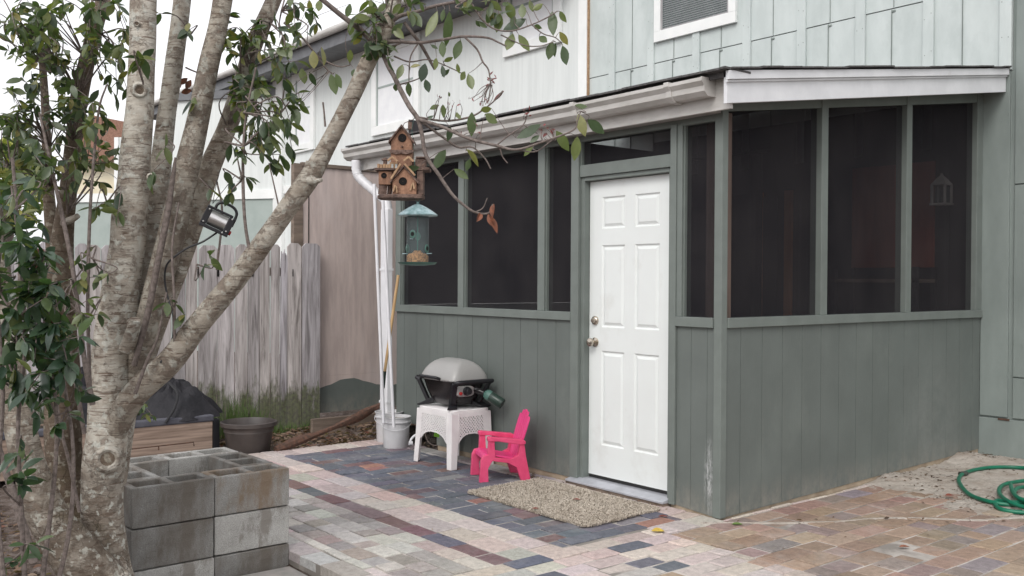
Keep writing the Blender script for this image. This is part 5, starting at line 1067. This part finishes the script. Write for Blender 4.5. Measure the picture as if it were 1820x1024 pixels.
# leaves placed one by one on the right-hand branches: base -> tip
LV = [(835,60,780,190),(900,60,890,235),(700,60,750,140),(870,50,860,110),(1130,40,1125,130),(1170,70,1155,165),(1210,10,1240,100),(1290,20,1290,95),(1310,100,1200,160),(1040,110,1060,140),(1350,140,1390,150),(1450,60,1455,180),(1490,60,1520,115),(1240,180,1210,265),(1270,185,1325,265),(1380,195,1420,225),(1490,170,1530,235),(1450,220,1430,310),(1470,230,1465,300),(1505,245,1525,340),(960,215,930,310),(860,220,865,300),(800,240,835,260),(870,330,915,310),(830,310,820,370),(770,340,750,430),(860,350,870,410),(900,370,862,405),(940,340,950,390),(960,430,985,385),(1000,395,1020,470),(650,345,625,420),(690,360,740,350),(680,440,685,510),(770,425,790,490),(610,450,612,490),(370,265,368,330),(390,370,380,405),(170,270,175,365),(215,250,235,340),(110,365,125,440),(150,385,180,455),(265,395,290,500),(290,395,315,465),(370,20,350,90),(480,0,475,40),(440,60,510,50),(380,110,370,185),(440,100,470,140),(470,250,540,262),(600,150,650,200),(590,180,645,130),(520,240,580,290),(25,500,45,540),(90,555,150,605),(65,565,90,660),(30,630,45,705),(30,760,50,850),(20,850,35,915),(880,800,820,900),(990,800,1050,885),(1010,850,992,910),(740,895,668,908),(925,905,995,955),(905,680,895,750),(1020,600,1020,720),(1090,610,1150,655),(1125,580,1070,592),(765,640,812,620),(795,585,840,565),(865,560,870,625),(940,600,955,640),(1260,740,1380,675),(1350,775,1300,830),(1380,725,1335,760),(1470,700,1540,800),(1590,610,1620,715),(1640,640,1720,710),(1585,730,1570,850),(1570,565,1632,572),(895,492,902,516),(1250,85,1235,140),(1100,150,1060,120),(640,20,600,70),(745,15,760,60),(560,20,520,60),(1400,20,1350,50),(1330,0,1345,60),(930,0,960,20),(1040,40,1070,55),(1180,20,1215,25),(150,0,155,60),(60,60,30,130),(110,120,60,160),(60,150,90,215),(130,60,150,110),(205,0,200,60),(100,10,120,60)]
crown = MB(); tw = MB(); random.seed(3)
for bx_, by_, tx_, ty_ in LV:
    b = (500+bx_/3.012, by_/3.012); t = (500+tx_/3.012, ty_/3.012); d = 3.82 if b[0] > 650 and b[1] < 170 else (3.66 if b[0] > 850 else 3.82)
    if b[0] < 640: d = 4.15
    B_ = at(*b, d); petiole(B_, tw, .28); T_ = at(*t, d+random.uniform(-.03, .03)); L = np.linalg.norm(T_-B_); up = (CAM-B_)*random.choice([1, 1, -1])+rng.normal(0, 1.4, 3)
    leaf_geo(crown, B_, T_-B_, L*1.10, min(L*random.uniform(.46, .60), .042), up, min(1, max(0, random.gauss(.52, .22))), fold=random.uniform(-.1, .4), curl=random.uniform(-.1, .15))
def spray(anchor, c, rx, ry, dd, ntw, nleaf, L=.068, tone=.35, ts=.2, droop=.55, cm=None, wood=None):
    if cm is None: L *= random.uniform(.9, 1.15); tone += .12; ts = .26
    cm = cm or crown; wood = wood or tw; A_ = at(*anchor)
    for _ in range(ntw):
        a = random.uniform(0, 6.283); r = math.sqrt(random.random()); px, py = c[0]+rx*r*math.cos(a), c[1]+ry*r*math.sin(a); d = c[2]+random.uniform(-dd, dd); E = at(px, py, d)
        mid = (A_+E)/2+rng.normal(0, .04, 3)+np.array([0, 0, .04]); path = spline([A_, mid, E], 6); wood.tube(path, [.0042*(1-.75*i/len(path)) for i in range(len(path))], 5, cap=False)
        for k in range(nleaf):
            f = random.uniform(.45, 1.0) if k > 2 else 1.0; i = min(len(path)-2, int(f*(len(path)-1))); base = path[i]+(path[i+1]-path[i])*random.random(); tan = path[i+1]-path[i]; tan /= np.linalg.norm(tan)+1e-9
            dr = tan*.6+rng.normal(0, .75, 3)+np.array([0, 0, -droop]); l = L*random.uniform(.65, 1.25); up = np.array([0, 0, 1.])+rng.normal(0, .55, 3)
            leaf_geo(cm, base, dr, l, l*random.uniform(.38, .5), up, min(1, max(0, random.gauss(tone, ts))), fold=random.uniform(.05, .45), curl=random.uniform(.0, .35))
sprays = [((60, 120, 4.4), (20, 10, 4.2), 60, 40, .3, 6, 7), ((150, 100, 4.4), (110, 15, 4.2), 60, 35, .3, 6, 7), ((180, 60, 4.4), (215, 130, 4.2), 30, 50, .2, 4, 6), ((20, 300, 4.2), (20, 240, 4.1), 45, 60, .3, 5, 7), ((150, 200, 4.4), (170, 210, 4.2), 40, 50, .3, 5, 6), ((330, 120, 4.3), (338, 190, 4.1), 14, 30, .05, 1, 3), ((500, 200, 4.2), (520, 190, 4.1), 30, 40, .1, 3, 4), # anchor (px,py,d), centre (px,py,d), rx, ry, depth spread, twigs, leaves, size
 ((100, 130, 4.4), (50, 60, 4.2), 70, 70, .3, 12, 9), ((140, 170, 4.4), (150, 90, 4.2), 60, 60, .3, 9, 8), ((90, 260, 4.4), (40, 190, 4.2), 55, 70, .3, 10, 9), ((130, 250, 4.4), (110, 190, 4.1), 50, 60, .3, 7, 8),
 ((90, 330, 4.3), (50, 300, 4.0), 60, 60, .3, 8, 8), ((125, 300, 4.3), (160, 300, 4.1), 60, 40, .2, 4, 5), ((120, 380, 4.3), (190, 240, 4.2), 45, 50, .2, 4, 6), ((180, 0, 4.4), (190, 60, 4.2), 40, 60, .2, 6, 7),
 ((255, 150, 4.0), (250, 110, 3.95), 35, 45, .05, 2, 4), ((300, 250, 4.2), (275, 270, 4.0), 25, 40, .05, 2, 3), ((340, 60, 4.3), (320, 30, 4.2), 50, 40, .1, 3, 3),
 ((440, 110, 4.4), (425, 50, 4.2), 45, 45, .2, 7, 7), ((440, 120, 4.4), (470, 90, 4.2), 45, 60, .2, 7, 7), ((425, 170, 4.4), (410, 70, 4.2), 30, 30, .1, 3, 5), ((420, 170, 4.4), (455, 190, 4.2), 45, 45, .2, 9, 8),
 ((405, 230, 4.4), (440, 150, 4.2), 40, 40, .2, 6, 6), ((440, 180, 4.0), (450, 235, 4.1), 40, 40, .15, 6, 6), ((433, 260, 3.98), (455, 275, 4.05), 45, 35, .15, 7, 6), ((433, 200, 3.98), (500, 245, 4.1), 35, 35, .15, 5, 5), ((500, 20, 4.3), (530, 50, 4.2), 40, 45, .15, 6, 6),
 ((480, 40, 4.4), (500, 120, 4.2), 40, 40, .15, 5, 5), ((430, 320, 3.98), (420, 310, 4.05), 22, 40, .1, 4, 5), ((690, 50, 3.9), (640, 50, 3.9), 50, 35, .1, 5, 5), ((690, 40, 3.9), (700, 15, 3.85), 60, 30, .1, 6, 6), ((690, 85, 3.9), (680, 95, 3.85), 25, 18, .06, 4, 5), ((830, 0, 3.85), (850, 10, 3.85), 80, 22, .1, 5, 5),
 ((350, 470, 4.2), (360, 460, 4.0), 20, 14, .05, 2, 3), ((300, 560, 4.1), (290, 545, 4.0), 20, 20, .05, 2, 2), ((320, 580, 4.1), (325, 565, 4.0), 10, 20, .03, 1, 3), ((380, 340, 4.3), (385, 350, 4.2), 20, 15, .05, 1, 3),
 ((190, 360, 4.1), (190, 370, 4.0), 25, 20, .05, 2, 4), ((165, 460, 3.95), (165, 470, 3.9), 35, 35, .1, 3, 4), ((160, 560, 3.9), (175, 560, 3.85), 25, 30, .1, 2, 3), ((130, 500, 3.9), (130, 530, 3.8), 30, 40, .1, 3, 4)]
for a, c, rx, ry, dd, nt_, nl in sprays: spray(a, c, rx, ry, dd, int(nt_*1.75) if c[0] < 230 else nt_, nl, L=.060 if c[0] < 230 else .066)
# reddish new shoots and dead leaves
red = MB()
for px, py in ((870, 140), (878, 145), (866, 148), (872, 150), (782, 170), (838, 178), (860, 176), (866, 186), (858, 190), (935, 195), (938, 208), (800, 190), (812, 186), (975, 232), (965, 240), (960, 228), (985, 240), (820, 240), (850, 232), (868, 180)):
    for _ in range(3): B_ = at(px+random.uniform(-6, 6), py+random.uniform(-6, 6), 3.8 if px < 900 else 3.6); petiole(B_, tw, .13); leaf_geo(red, B_, rng.normal(0, 1, 3)+[0, 0, .8], random.uniform(.010, .024), .006, rng.normal(0, 1, 3), .5)
B_ = at(874, 185, 3.88); leaf_geo(red, at(876, 181, 3.9), at(896, 161, 3.9)-at(876, 181, 3.9), .066, .014, CAM-B_, .5)
tag(red.build('new_buds', M['budred'], tree, smooth=True), kind='stuff')
dead = MB()
for b, t in (((872, 385), (884, 410)), ((868, 380), (874, 402)), ((855, 378), (850, 392)), ((878, 362), (872, 384))): B_ = at(*b, 3.8); T_ = at(*t, 3.78); leaf_geo(dead, B_, T_-B_, np.linalg.norm(T_-B_)*1.05, .024, (CAM-B_)+rng.normal(0, 1, 3), .5, fold=.6, curl=.3)
for b, t in (((318, 150), (332, 140)), ((322, 165), (340, 160)), ((330, 158), (338, 145)), ((316, 160), (318, 146))): B_ = at(*b, 4.5); T_ = at(*t, 4.5); leaf_geo(dead, B_, T_-B_, .05, .028, CAM-B_, .5)
dead.build('dead_leaves', M['leafbrown'], tree, smooth=True)
crown.build('crown', M['leaf'], tree, smooth=True, attr=True, angle=80); tag(tw.build('twigs', M['twig'], tree), kind='stuff')
# ---- glossy shrub at the far left, in front of the trunks
shrub = thing('camellia_shrub', 'glossy dark-leaved shrub with thin stems at the left edge, before the tree', 'shrub', tuple(at(40, 1100, 3.3)*[1, 1, 0]+[0, 0, -.13]))
sl_, st_ = MB(), MB()
stems = [[(50, 1150, 3.3), (40, 950, 3.3), (32, 760, 3.3), (45, 600, 3.3), (35, 460, 3.3), (20, 330, 3.3)], [(60, 1150, 3.35), (85, 950, 3.35), (100, 800, 3.35), (96, 680, 3.35), (78, 560, 3.35), (85, 440, 3.4)], [(20, 1150, 3.2), (-5, 900, 3.2), (5, 700, 3.2), (-5, 520, 3.2), (5, 420, 3.2)], [(70, 1150, 3.4), (120, 960, 3.4), (130, 800, 3.4), (110, 640, 3.45), (120, 540, 3.45)]]
for s_ in stems: p_ = spline([at(*q) for q in s_], 8); st_.tube(p_, [.010*(1-.7*i/len(p_)) for i in range(len(p_))], 7)
ss = [((35, 470, 3.3), (45, 430, 3.25), 60, 55, .2, 10, 9), ((40, 540, 3.3), (50, 500, 3.25), 65, 50, .2, 12, 9), ((80, 560, 3.35), (85, 540, 3.3), 60, 50, .2, 9, 8), ((35, 620, 3.3), (30, 600, 3.25), 50, 50, .2, 9, 9), ((85, 620, 3.35), (95, 620, 3.3), 45, 45, .2, 7, 7), ((95, 690, 3.35), (90, 670, 3.3), 45, 40, .2, 8, 7), ((35, 700, 3.3), (30, 680, 3.25), 45, 50, .2, 7, 8), ((100, 740, 3.35), (75, 740, 3.3), 40, 40, .2, 4, 6), ((110, 650, 3.45), (105, 600, 3.3), 45, 30, .2, 6, 7), ((38, 800, 3.3), (45, 800, 3.25), 35, 40, .15, 3, 6), ((38, 900, 3.3), (50, 880, 3.25), 40, 35, .15, 3, 5), ((40, 980, 3.3), (35, 970, 3.25), 35, 30, .15, 3, 6), ((20, 380, 3.3), (15, 370, 3.3), 40, 45, .2, 5, 7), ((0, 520, 3.2), (5, 520, 3.2), 30, 60, .2, 5, 8), ((100, 800, 3.35), (130, 690, 3.3), 25, 20, .1, 2, 5)]
for a, c, rx, ry, dd, nt_, nl in ss: spray(a, c, rx, ry, dd, max(2, int(nt_*.9)), nl, L=.073, tone=.45, ts=.22, droop=.35, cm=sl_, wood=st_)
sl_.build('leaves', M['leaf2'], shrub, smooth=True, attr=True, angle=80); st_.build('stems', M['twig'], shrub, smooth=True)
rb = MB()
for px, py in ((98, 590), (70, 470), (70, 455), (96, 576)): 
    for _ in range(5): leaf_geo(rb, at(px, py, 3.25), rng.normal(0, 1, 3)+[0, 0, .5], .03, .010, rng.normal(0, 1, 3), .5)
tag(rb.build('red_shoots', M['leafred'], shrub), kind='stuff')
# plants peeking out of the raised bed
bp_ = MB(); bt = MB()
for px, py in ((232, 728), (245, 724), (255, 730), (226, 735), (240, 733)): spray((px, py+12, 6.5), (px, py, 6.5), 12, 10, .05, 3, 5, L=.06, tone=.6, cm=bp_, wood=bt)
bo = bp_.build('bed_plants', M['leaf2'], pl, attr=True); bt.build('bed_stems', M['twig'], bo)
# far foliage behind the left trunks
ft = thing('distant_tree', 'distant yellow-green tree glimpsed at the far left edge', 'tree', tuple(at(10, 420, 26)*[1, 1, 0]))
fm = MB(); random.seed(8)
for _ in range(1400):
    a = random.uniform(0, 6.28); r = math.sqrt(random.random()); p = at(10+70*r*math.cos(a), 330+80*r*math.sin(a), 26+random.uniform(-1.5, 1.5)); leaf_geo(fm, p, rng.normal(0, 1, 3), .28, .13, rng.normal(0, 1, 3), random.random())
fm.build('crown', M['farleaf'], ft, attr=True); fm = MB(); b_ = at(10, 400, 26); fm.tube([b_*[1, 1, 0], b_*[1, 1, 1], at(12, 300, 26)], [.25, .2, .08], 10); fm.build('trunk', M['twig'], ft)
# ================================================================ GRASS TUFTS BY THE FENCE
gm = MB(); random.seed(4)
for _ in range(230):
    yy = random.gauss(-1.0, .16); zz = -.05; h = random.uniform(.12, .42)*(1.2-abs(yy+1.0)*1.6); x0 = FX+.05+random.uniform(0, .22); bx2, by2 = random.gauss(0, .07), random.gauss(0, .07)
    if h < .05: continue
    w = .004; gm.add([(x0, yy-w, zz), (x0, yy+w, zz), (x0+bx2*.4, yy+by2*.4+w*.7, zz+h*.6), (x0+bx2*.4, yy+by2*.4-w*.7, zz+h*.6), (x0+bx2, yy+by2, zz+h)], [(0, 1, 2, 3), (3, 2, 4)])
for _ in range(170):
    yy = random.uniform(-.75, -.15); h = random.uniform(.03, .12); x0 = FX+.04+random.uniform(0, .12); gm.add([(x0, yy-.006, -.05), (x0, yy+.006, -.05), (x0+random.gauss(0, .03), yy+random.gauss(0, .03), -.05+h)], [(0, 1, 2)])
tag(gm.build('grass_tufts', M['grass']), 'rough green grass and weeds growing along the foot of the fence', 'grass', kind='stuff')
# ================================================================ LEAF LITTER
lm = MB(); random.seed(6)
def flat_leaf(m_, x, y, z, L, tone=.5):
    a = random.uniform(0, 6.28); leaf_geo(m_, np.array([x, y, z]), (math.cos(a), math.sin(a), random.gauss(.05, .12)), L, L*random.uniform(.35, .55), (random.gauss(0, .4), random.gauss(0, .4), 1), tone, fold=random.uniform(.1, .6), curl=random.uniform(-.2, .3))
M['litter'] = leaf_mat('leaf_litter', [(.05, .03, .022), (.11, .07, .05), (.18, .11, .075), (.26, .19, .14), (.16, .06, .04)], .7)
for _ in range(2600):
    x = random.uniform(-4.85, -3.72); y = random.uniform(-1.9, .6)
    flat_leaf(lm, x, y, ground_h(x, y)+random.uniform(.0, .03), random.uniform(.03, .075), random.random())
for _ in range(1700):
    x = random.uniform(-3.7, -.9); y = random.uniform(-4.4, -3.2)
    if y < -2.36-.0: flat_leaf(lm, x, y, ground_h(x, y)+random.uniform(.0, .02), random.uniform(.025, .06), random.random())
for _ in range(60): flat_leaf(lm, random.uniform(-3.5, -2.98), random.uniform(-.02, .12), random.uniform(-.01, .02)+.005, random.uniform(.02, .05), random.random())
tag(lm.build('leaf_litter', M['litter'], attr=True), 'brown leaf litter over the earth by the fence and round the tree', 'leaf litter', kind='stuff')
dm = MB()
for px, py, L in [(1310, 928, .03), (1427, 926, .05), (1447, 923, .03), (1480, 921, .035), (1572, 923, .055), (1590, 922, .025), (1612, 924, .03), (1658, 927, .03), (1640, 925, .04), (1688, 929, .035), (1722, 925, .035), (1788, 926, .04), (1462, 942, .02), (1500, 955, .02), (1395, 976, .02), (1560, 1005, .02), (1652, 952, .02)]:
    p = onz(px, py, .006); flat_leaf(dm, p[0], p[1], .008, L*.8, random.uniform(0, .5))
for k in range(420):
    cx_, cy_, sp_ = [(.25, 1.95, .16), (.75, 1.75, .14), (.12, 3.1, .10), (.45, 2.5, .4), (.9, 2.0, .5), (.95, 1.62, .12)][k % 6]
    x = abs(random.gauss(cx_, sp_))+.02; y = min(3.28, max(1.35, random.gauss(cy_, sp_))); flat_leaf(dm, x, y, max(0, sand_h(x, y))+.004, random.uniform(.008, .030), random.random()*.5)
for _ in range(40): x = random.uniform(-1.6, -1.25); dm and flat_leaf(dm, random.gauss(-1.63, .09), random.gauss(-.12, .06), .008, random.uniform(.015, .035), random.random())
for _ in range(26): flat_leaf(dm, random.uniform(-1.3, -.3), random.uniform(-.10, -.04), .006, random.uniform(.01, .028), random.random())
for _ in range(45): flat_leaf(dm, random.uniform(-3.3, .4), random.uniform(-2.2, -.2), .004, random.uniform(.006, .018), random.random())
tag(dm.build('fallen_bits', M['litter'], attr=True), 'scattered dry leaf bits along the sand line, sill and pavers', 'leaf bits', kind='stuff')
def single(name, px, py, L, mat, label, z=.006, asp=.5):
    m_ = MB(); p = onz(px, py, z); leaf_geo(m_, p, (.6, .8, .08), L, L*asp, (0.1, -.1, 1), .5, fold=.3, curl=.1); tag(m_.build(name, mat, smooth=True, attr=True), label, 'leaf')
single('fallen_leaf', 1158, 944, .075, M['leafyellow'], 'yellow fallen leaf on the pale pavers in front of the porch corner', asp=.75)
single('fallen_leaf', 1300, 932, .07, M['grass'], 'green fallen leaf on the pavers just right of the porch corner')
single('fallen_leaf', 1170, 918, .06, M['leafred'], 'orange-red fallen leaf at the right corner of the door mat')
single('fallen_leaf', 1018, 888, .05, M['leafred'], 'dark red fallen leaf on the door mat, nearer the door', z=.024)
single('fallen_leaf', 945, 904, .045, M['leafred'], 'dark red fallen leaf on the front half of the door mat', z=.024)
single('fallen_leaf', 1598, 972, .06, M['leafbrown'], 'rust-brown curled leaf on the brown pavers right of the porch')
single('fallen_leaf', 1680, 881, .06, M['leafred'], 'red-brown leaf standing on the sand beside the hose', z=.02, asp=.7)
# ================================================================ BIRDHOUSE
def local_frame(px, py, d, yaw=0):
    c = at(px, py, d); f = CAM-c; f[2] = 0; f /= np.linalg.norm(f); a = math.atan2(f[1], f[0])+math.pi/2+yaw
    return c, a     # local -Y faces the camera
def LM(name, label, cat, c, a): return thing(name, label, cat, tuple(c), rz=a)
c, a = local_frame(713, 355, 3.88, -.12)
bird = LM('birdhouse', 'rustic brown wooden birdhouse cluster hanging from a branch', 'birdhouse', c, a)
def B(m_, nm, mat, par=None, **k): return m_.build(nm, mat, par or bird, world=False, **k)
m_ = MB(); m_.loft([(0, .088, .055, 3), (.004, .095, .060, 3), (.014, .095, .060, 3), (.018, .088, .055, 3)], (0, 0, 0), 40); B(m_, 'base', M['birddark'], smooth=True)
def gable(x0, x1, z0, ze, zp, y0, y1, nm, mat): m_ = MB(); m_.prism([(x0, z0), (x1, z0), (x1, ze), ((x0+x1)/2, zp), (x0, ze)], 'y', y0, y1); return B(m_, nm, mat, bevel=.002)
def roofs(x0, x1, ze, zp, y0, y1, th_=.008, ov=.014, nm='roof'):
    xm = (x0+x1)/2; m_ = MB()
    for s, xe in ((-1, x0), (1, x1)):
        dx, dz = xe-xm, ze-zp; L = math.hypot(dx, dz); ux, uz = dx/L, dz/L; e = (xe+ux*ov, ze+uz*ov); n = 7
        for k in range(n):
            y_ = y0+(y1-y0)*k/n; w = (y1-y0)/n-.001; j = random.uniform(-.002, .003)
            m_.add([(xm, y_, zp+th_+j), (e[0], y_, e[1]+th_+j), (e[0], y_, e[1]+j), (xm, y_, zp+j), (xm, y_+w, zp+th_+j), (e[0], y_+w, e[1]+th_+j), (e[0], y_+w, e[1]+j), (xm, y_+w, zp+j)], [(0, 1, 2, 3), (7, 6, 5, 4), (0, 4, 5, 1), (1, 5, 6, 2), (2, 6, 7, 3), (3, 7, 4, 0)])
    return B(m_, nm, M['birddark'])
def hole(x, z, y, r, par=None):
    m_ = MB(); m_.lathe([(r*1.12, 0), (r*1.12, .002), (r, .003), (r, .0005), (.001, .0005)], (x, y, z), 22, Ry, cap=False); m_.cur = 0; B(m_, 'entrance_hole', M['hole'], par, smooth=True)
gable(-.030, .066, .018, .072, .125, -.045, .04, 'lower_house', M['birdwood']); roofs(-.030, .066, .070, .126, -.055, .045)
gable(-.040, .046, .10, .235, .290, -.022, .045, 'tower', M['birdwood']); roofs(-.040, .046, .236, .292, -.034, .055)
m_ = MB(); m_.prism([(-.046, .198), (.055, .198), (.050, .188), (.02, .180), (.005, .184), (-.02, .180), (-.044, .188)], 'y', -.030, -.0225); B(m_, 'trim', M['birddark'])
m_ = MB(); m_.box((-.088, -.03, .058), (-.034, .035, .112)); B(m_, 'side_house', M['birdwood'], bevel=.002)
m_ = MB()
for k in range(6): m_.box((-.102+.0, -.042+k*.014, .113+random.uniform(0, .003)), (-.022, -.030+k*.014, .124))
B(m_, 'side_roof', M['birddark'])
m_ = MB()
for k in range(5): m_.box((-.094+k*.011, -.025, .1245), (-.085+k*.011, .02, .142-.002*(k % 2)))
B(m_, 'shingle_bundle', M['birdlight'])
m_ = MB(); m_.box((-.072, -.015, .13), (-.058, .005, .168)); m_.box((-.078, -.02, .158), (-.052, .01, .163)); B(m_, 'chimney', M['birddark'])
m_ = MB(); m_.box((.026, .0, .285), (.042, .018, .315)); B(m_, 'chimney', M['birddark'])
m_ = MB(); m_.tube([(-.075, -.01, .018), (-.07, -.01, .06)], .016, 10, wob=.15); m_.tube([(-.05, .01, .018), (-.045, .0, .06)], .010, 8, wob=.15); B(m_, 'log_post', M['birddark'], smooth=True)
m_ = MB(); m_.box((.056, -.03, .115), (.118, .04, .128)); m_.box((.058, -.022, .128), (.10, .03, .165)); m_.box((.066, -.028, .018), (.092, .03, .114)); m_.box((.06, -.03, .165), (.106, .036, .172)); B(m_, 'right_annex', M['birddark'], bevel=.003)
m_ = MB(); m_.box((-.043, -.034, .120), (-.012, -.0225, .148)); B(m_, 'window_box', M['birdlight'])
m_ = MB(); 
for x in (-.036, -.020): m_.box((x, -.0365, .124), (x+.008, -.0345, .140))
B(m_, 'little_pane', M['paletag'])
m_ = MB()
for p, q in (((.004, .138), (-.034, .078)), ((.020, .138), (.062, .092)), ((-.048, .150), (-.030, .165)), ((-.030, .165), (-.008, .148)), ((.016, .150), (.036, .166)), ((.036, .166), (.056, .148))): m_.beam((p[0], -.058, p[1]), (q[0], -.058, q[1]), .008, .009, (0, 1, 0))
B(m_, 'twig_trim', M['birdlight'], bevel=.001)
m_ = MB()
for x, z, t in ((.046, .045, .5), (.056, .05, -.4), (-.022, .04, .6), (-.012, .035, -.2)): m_.beam((x-.006*t, -.050, z-.012), (x+.006*t, -.052, z+.014), .006, .006, (0, 1, 0))
B(m_, 'bark_chips', M['birdlight'])
hole(.006, .247, -.0225, .015); hole(-.066, .094, -.0305, .010); hole(.012, .070, -.0455, .0145)
m_ = MB(); m_.lathe([(.010, 0), (.010, .001), (.001, .001)], (.0465, .01, .245), 18, rotm(0, math.pi/2, 0)); B(m_, 'entrance_hole', M['hole'])
m_ = MB(); m_.lathe([(.004, 0), (.003, .012), (.001, .012)], (.006, -.0225, .212), 10, Ry); B(m_, 'perch', M['birddark'])
m_ = MB(); m_.tube([(.003, .01, .293), (.01, .01, .312), (.045, .01, .326), (.06, .01, .34)], .0016, 6); B(m_, 'hanger', M['rust'])
# ================================================================ FEEDER
c, a = local_frame(742, 472, 3.86, .35); fd = LM('bird_feeder', 'green metal bird feeder with clear tube hanging below the birdhouse', 'bird feeder', c, a)
def Fd(m_, nm, mat, par=None, **k): return m_.build(nm, mat, par or fd, world=False, **k)
m_ = MB(); m_.lathe([(.03, 0), (.070, .004), (.078, .012), (.080, .013), (.070, .010), (.045, .009), (.001, .009)], (0, 0, 0), 40); Fd(m_, 'tray', M['greenmetal'], smooth=True)
m_ = MB(); m_.lathe([(.045, .009), (.045, .200)], (0, 0, 0), 40, cap=False); Fd(m_, 'tube', M['clear'], smooth=True)
m_ = MB(); m_.lathe([(.0435, .010), (.0435, .038), (.036, .047), (.022, .050), (.014, .060), (.001, .058)], (0, 0, 0), 28); Fd(m_, 'seed', M['seed'], smooth=True)
m_ = MB(); m_.tube([(0, 0, .01), (0, 0, .22)], .0022, 6); Fd(m_, 'rod', M['greenmetal'])
m_ = MB(); vs = []; sg = 36
for r, z in ((.046, .197), (.079, .200), (.080, .204), (.060, .219), (.040, .232), (.020, .243), (.005, .249), (.005, .256), (.001, .257)):
    for k in range(sg): t = 2*math.pi*k/sg; rr = r*(1+(.018 if r > .05 and k % 2 else 0)); vs.append((rr*math.cos(t), rr*math.sin(t), z))
m_.add(vs, [(i*sg+k, i*sg+(k+1) % sg, (i+1)*sg+(k+1) % sg, (i+1)*sg+k) for i in range(8) for k in range(sg)]); Fd(m_, 'cap', M['verdigris'])
m_ = MB(); m_.tube([(.008*math.cos(t), 0, .262+.008*math.sin(t)) for t in np.linspace(0, 6.28, 16)], .0013, 6); m_.tube([(0, 0, .268), (-.02, .02, .55), (-.01, .02, .6)], .0007, 5); Fd(m_, 'hanger', M['greenmetal'])
for ang, z in ((-2.36, .125), (-.98, .068), (1.2, .120), (2.3, .068)):
    R = rotm(0, math.pi/2, 0); Rz = rotm(0, 0, ang); m_ = MB(); m_.loft([(0, .017, .012, 2), (.004, .017, .012, 2), (.0045, .010, .007, 2), (-.001, .009, .006, 2)], np.array(Rz)@np.array([.044, 0, z]), 20, Rz@R); Fd(m_, 'feeding_port', M['greenport'], smooth=True)
    m_ = MB(); m_.lathe([(.0085, .0046), (.001, .0047)], np.array(Rz)@np.array([.044, 0, z]), 16, Rz@R); Fd(m_, 'port_hole', M['hole'])
    m_ = MB(); p = Rz@np.array([.045, 0, z-.020]); q = Rz@np.array([.070, 0, z-.020]); m_.tube([p, q], .0016, 6); Fd(m_, 'perch', M['verdigris'])
# ================================================================ WORK LIGHT
c = at(387, 392, 4.12); lampo = thing('work_light', 'small silver and black work light hanging askew on a trunk', 'lamp', tuple(c))
to = CAM-c; to /= np.linalg.norm(to); xr = Rt*math.cos(math.radians(-25))+Up*math.sin(math.radians(-25)); zr_ = np.cross(xr, -to); zr_ = zr_/np.linalg.norm(zr_); xr = np.cross(-to, zr_) if False else xr-to*(xr@to); xr /= np.linalg.norm(xr); zr_ = np.cross(to, xr)
mw = Matrix(((xr[0], -to[0], zr_[0], c[0]), (xr[1], -to[1], zr_[1], c[1]), (xr[2], -to[2], zr_[2], c[2]), (0, 0, 0, 1))); lampo.matrix_basis = mw
def Lp(m_, nm, mat, par=None, **k): return m_.build(nm, mat, par or lampo, world=False, **k)
m_ = MB(); vs = []
for i, x in enumerate((-.037, .037)):
    for k in range(13): t = math.pi*k/12; vs.append((x, -.030*math.sin(t), .034*math.cos(t)))
m_.add(vs, [(k, k+1, 13+k+1, 13+k) for k in range(12)]+[tuple(range(13)), tuple(range(13, 26))[::-1], (0, 13, 25, 12)]); Lp(m_, 'reflector_shell', M['silver'], smooth=True)
m_ = MB(); m_.box((-.064, -.030, -.050), (.064, .022, -.035)); m_.box((-.064, -.012, .035), (.052, .022, .046)); m_.box((-.064, -.030, -.035), (-.0375, .022, .035)); m_.box((.0375, -.030, -.035), (.064, .022, .035)); Lp(m_, 'frame', M['blackp'], bevel=.003)
m_ = MB(); m_.tube(spline([(-.030, 0, .042), (-.030, 0, .062), (-.015, 0, .078), (.03, 0, .080), (.055, 0, .066), (.062, 0, .04), (.062, 0, .0)], 6), .0065, 10); Lp(m_, 'handle', M['blackp'], smooth=True)
m_ = MB(); m_.lathe([(.010, 0), (.010, .010), (.001, .011)], (.062, 0, -.028), 14, rotm(0, math.pi/2, 0)); Lp(m_, 'knob', M['red'], smooth=True)
m_ = MB(); 
for x, z in ((-.052, -.028), (.05, -.028), (.038, -.040), (-.050, .03), (.052, .030)): m_.lathe([(.0042, 0), (.003, .0025), (.001, .0028)], (x, -.0305, z), 12, Ry)
Lp(m_, 'screw', M['silver'], smooth=True)
mb = MB(); mb.tube(spline([at(385, 414, 4.12), at(360, 430, 4.1), at(335, 440, 4.08), (at(312, 455, 4.06)), at(296, 472, 4.08), at(293, 500, 4.1), at(300, 535, 4.1), at(308, 562, 4.08), at(308, 595, 4.08), at(298, 625, 4.05), at(285, 645, 4.03)], 8), .0042, 8); mb.build('power_cord', M['cord'], lampo, smooth=True)
mb = MB(); mb.tube([at(378, 362, 4.12), at(384, 330, 4.15), at(392, 300, 4.2)], .0016, 6); mb.tube([at(378, 362, 4.12), at(400, 335, 4.12), at(418, 312, 4.1)], .0014, 6); mb.build('hanging_wire', M['cord'], lampo)
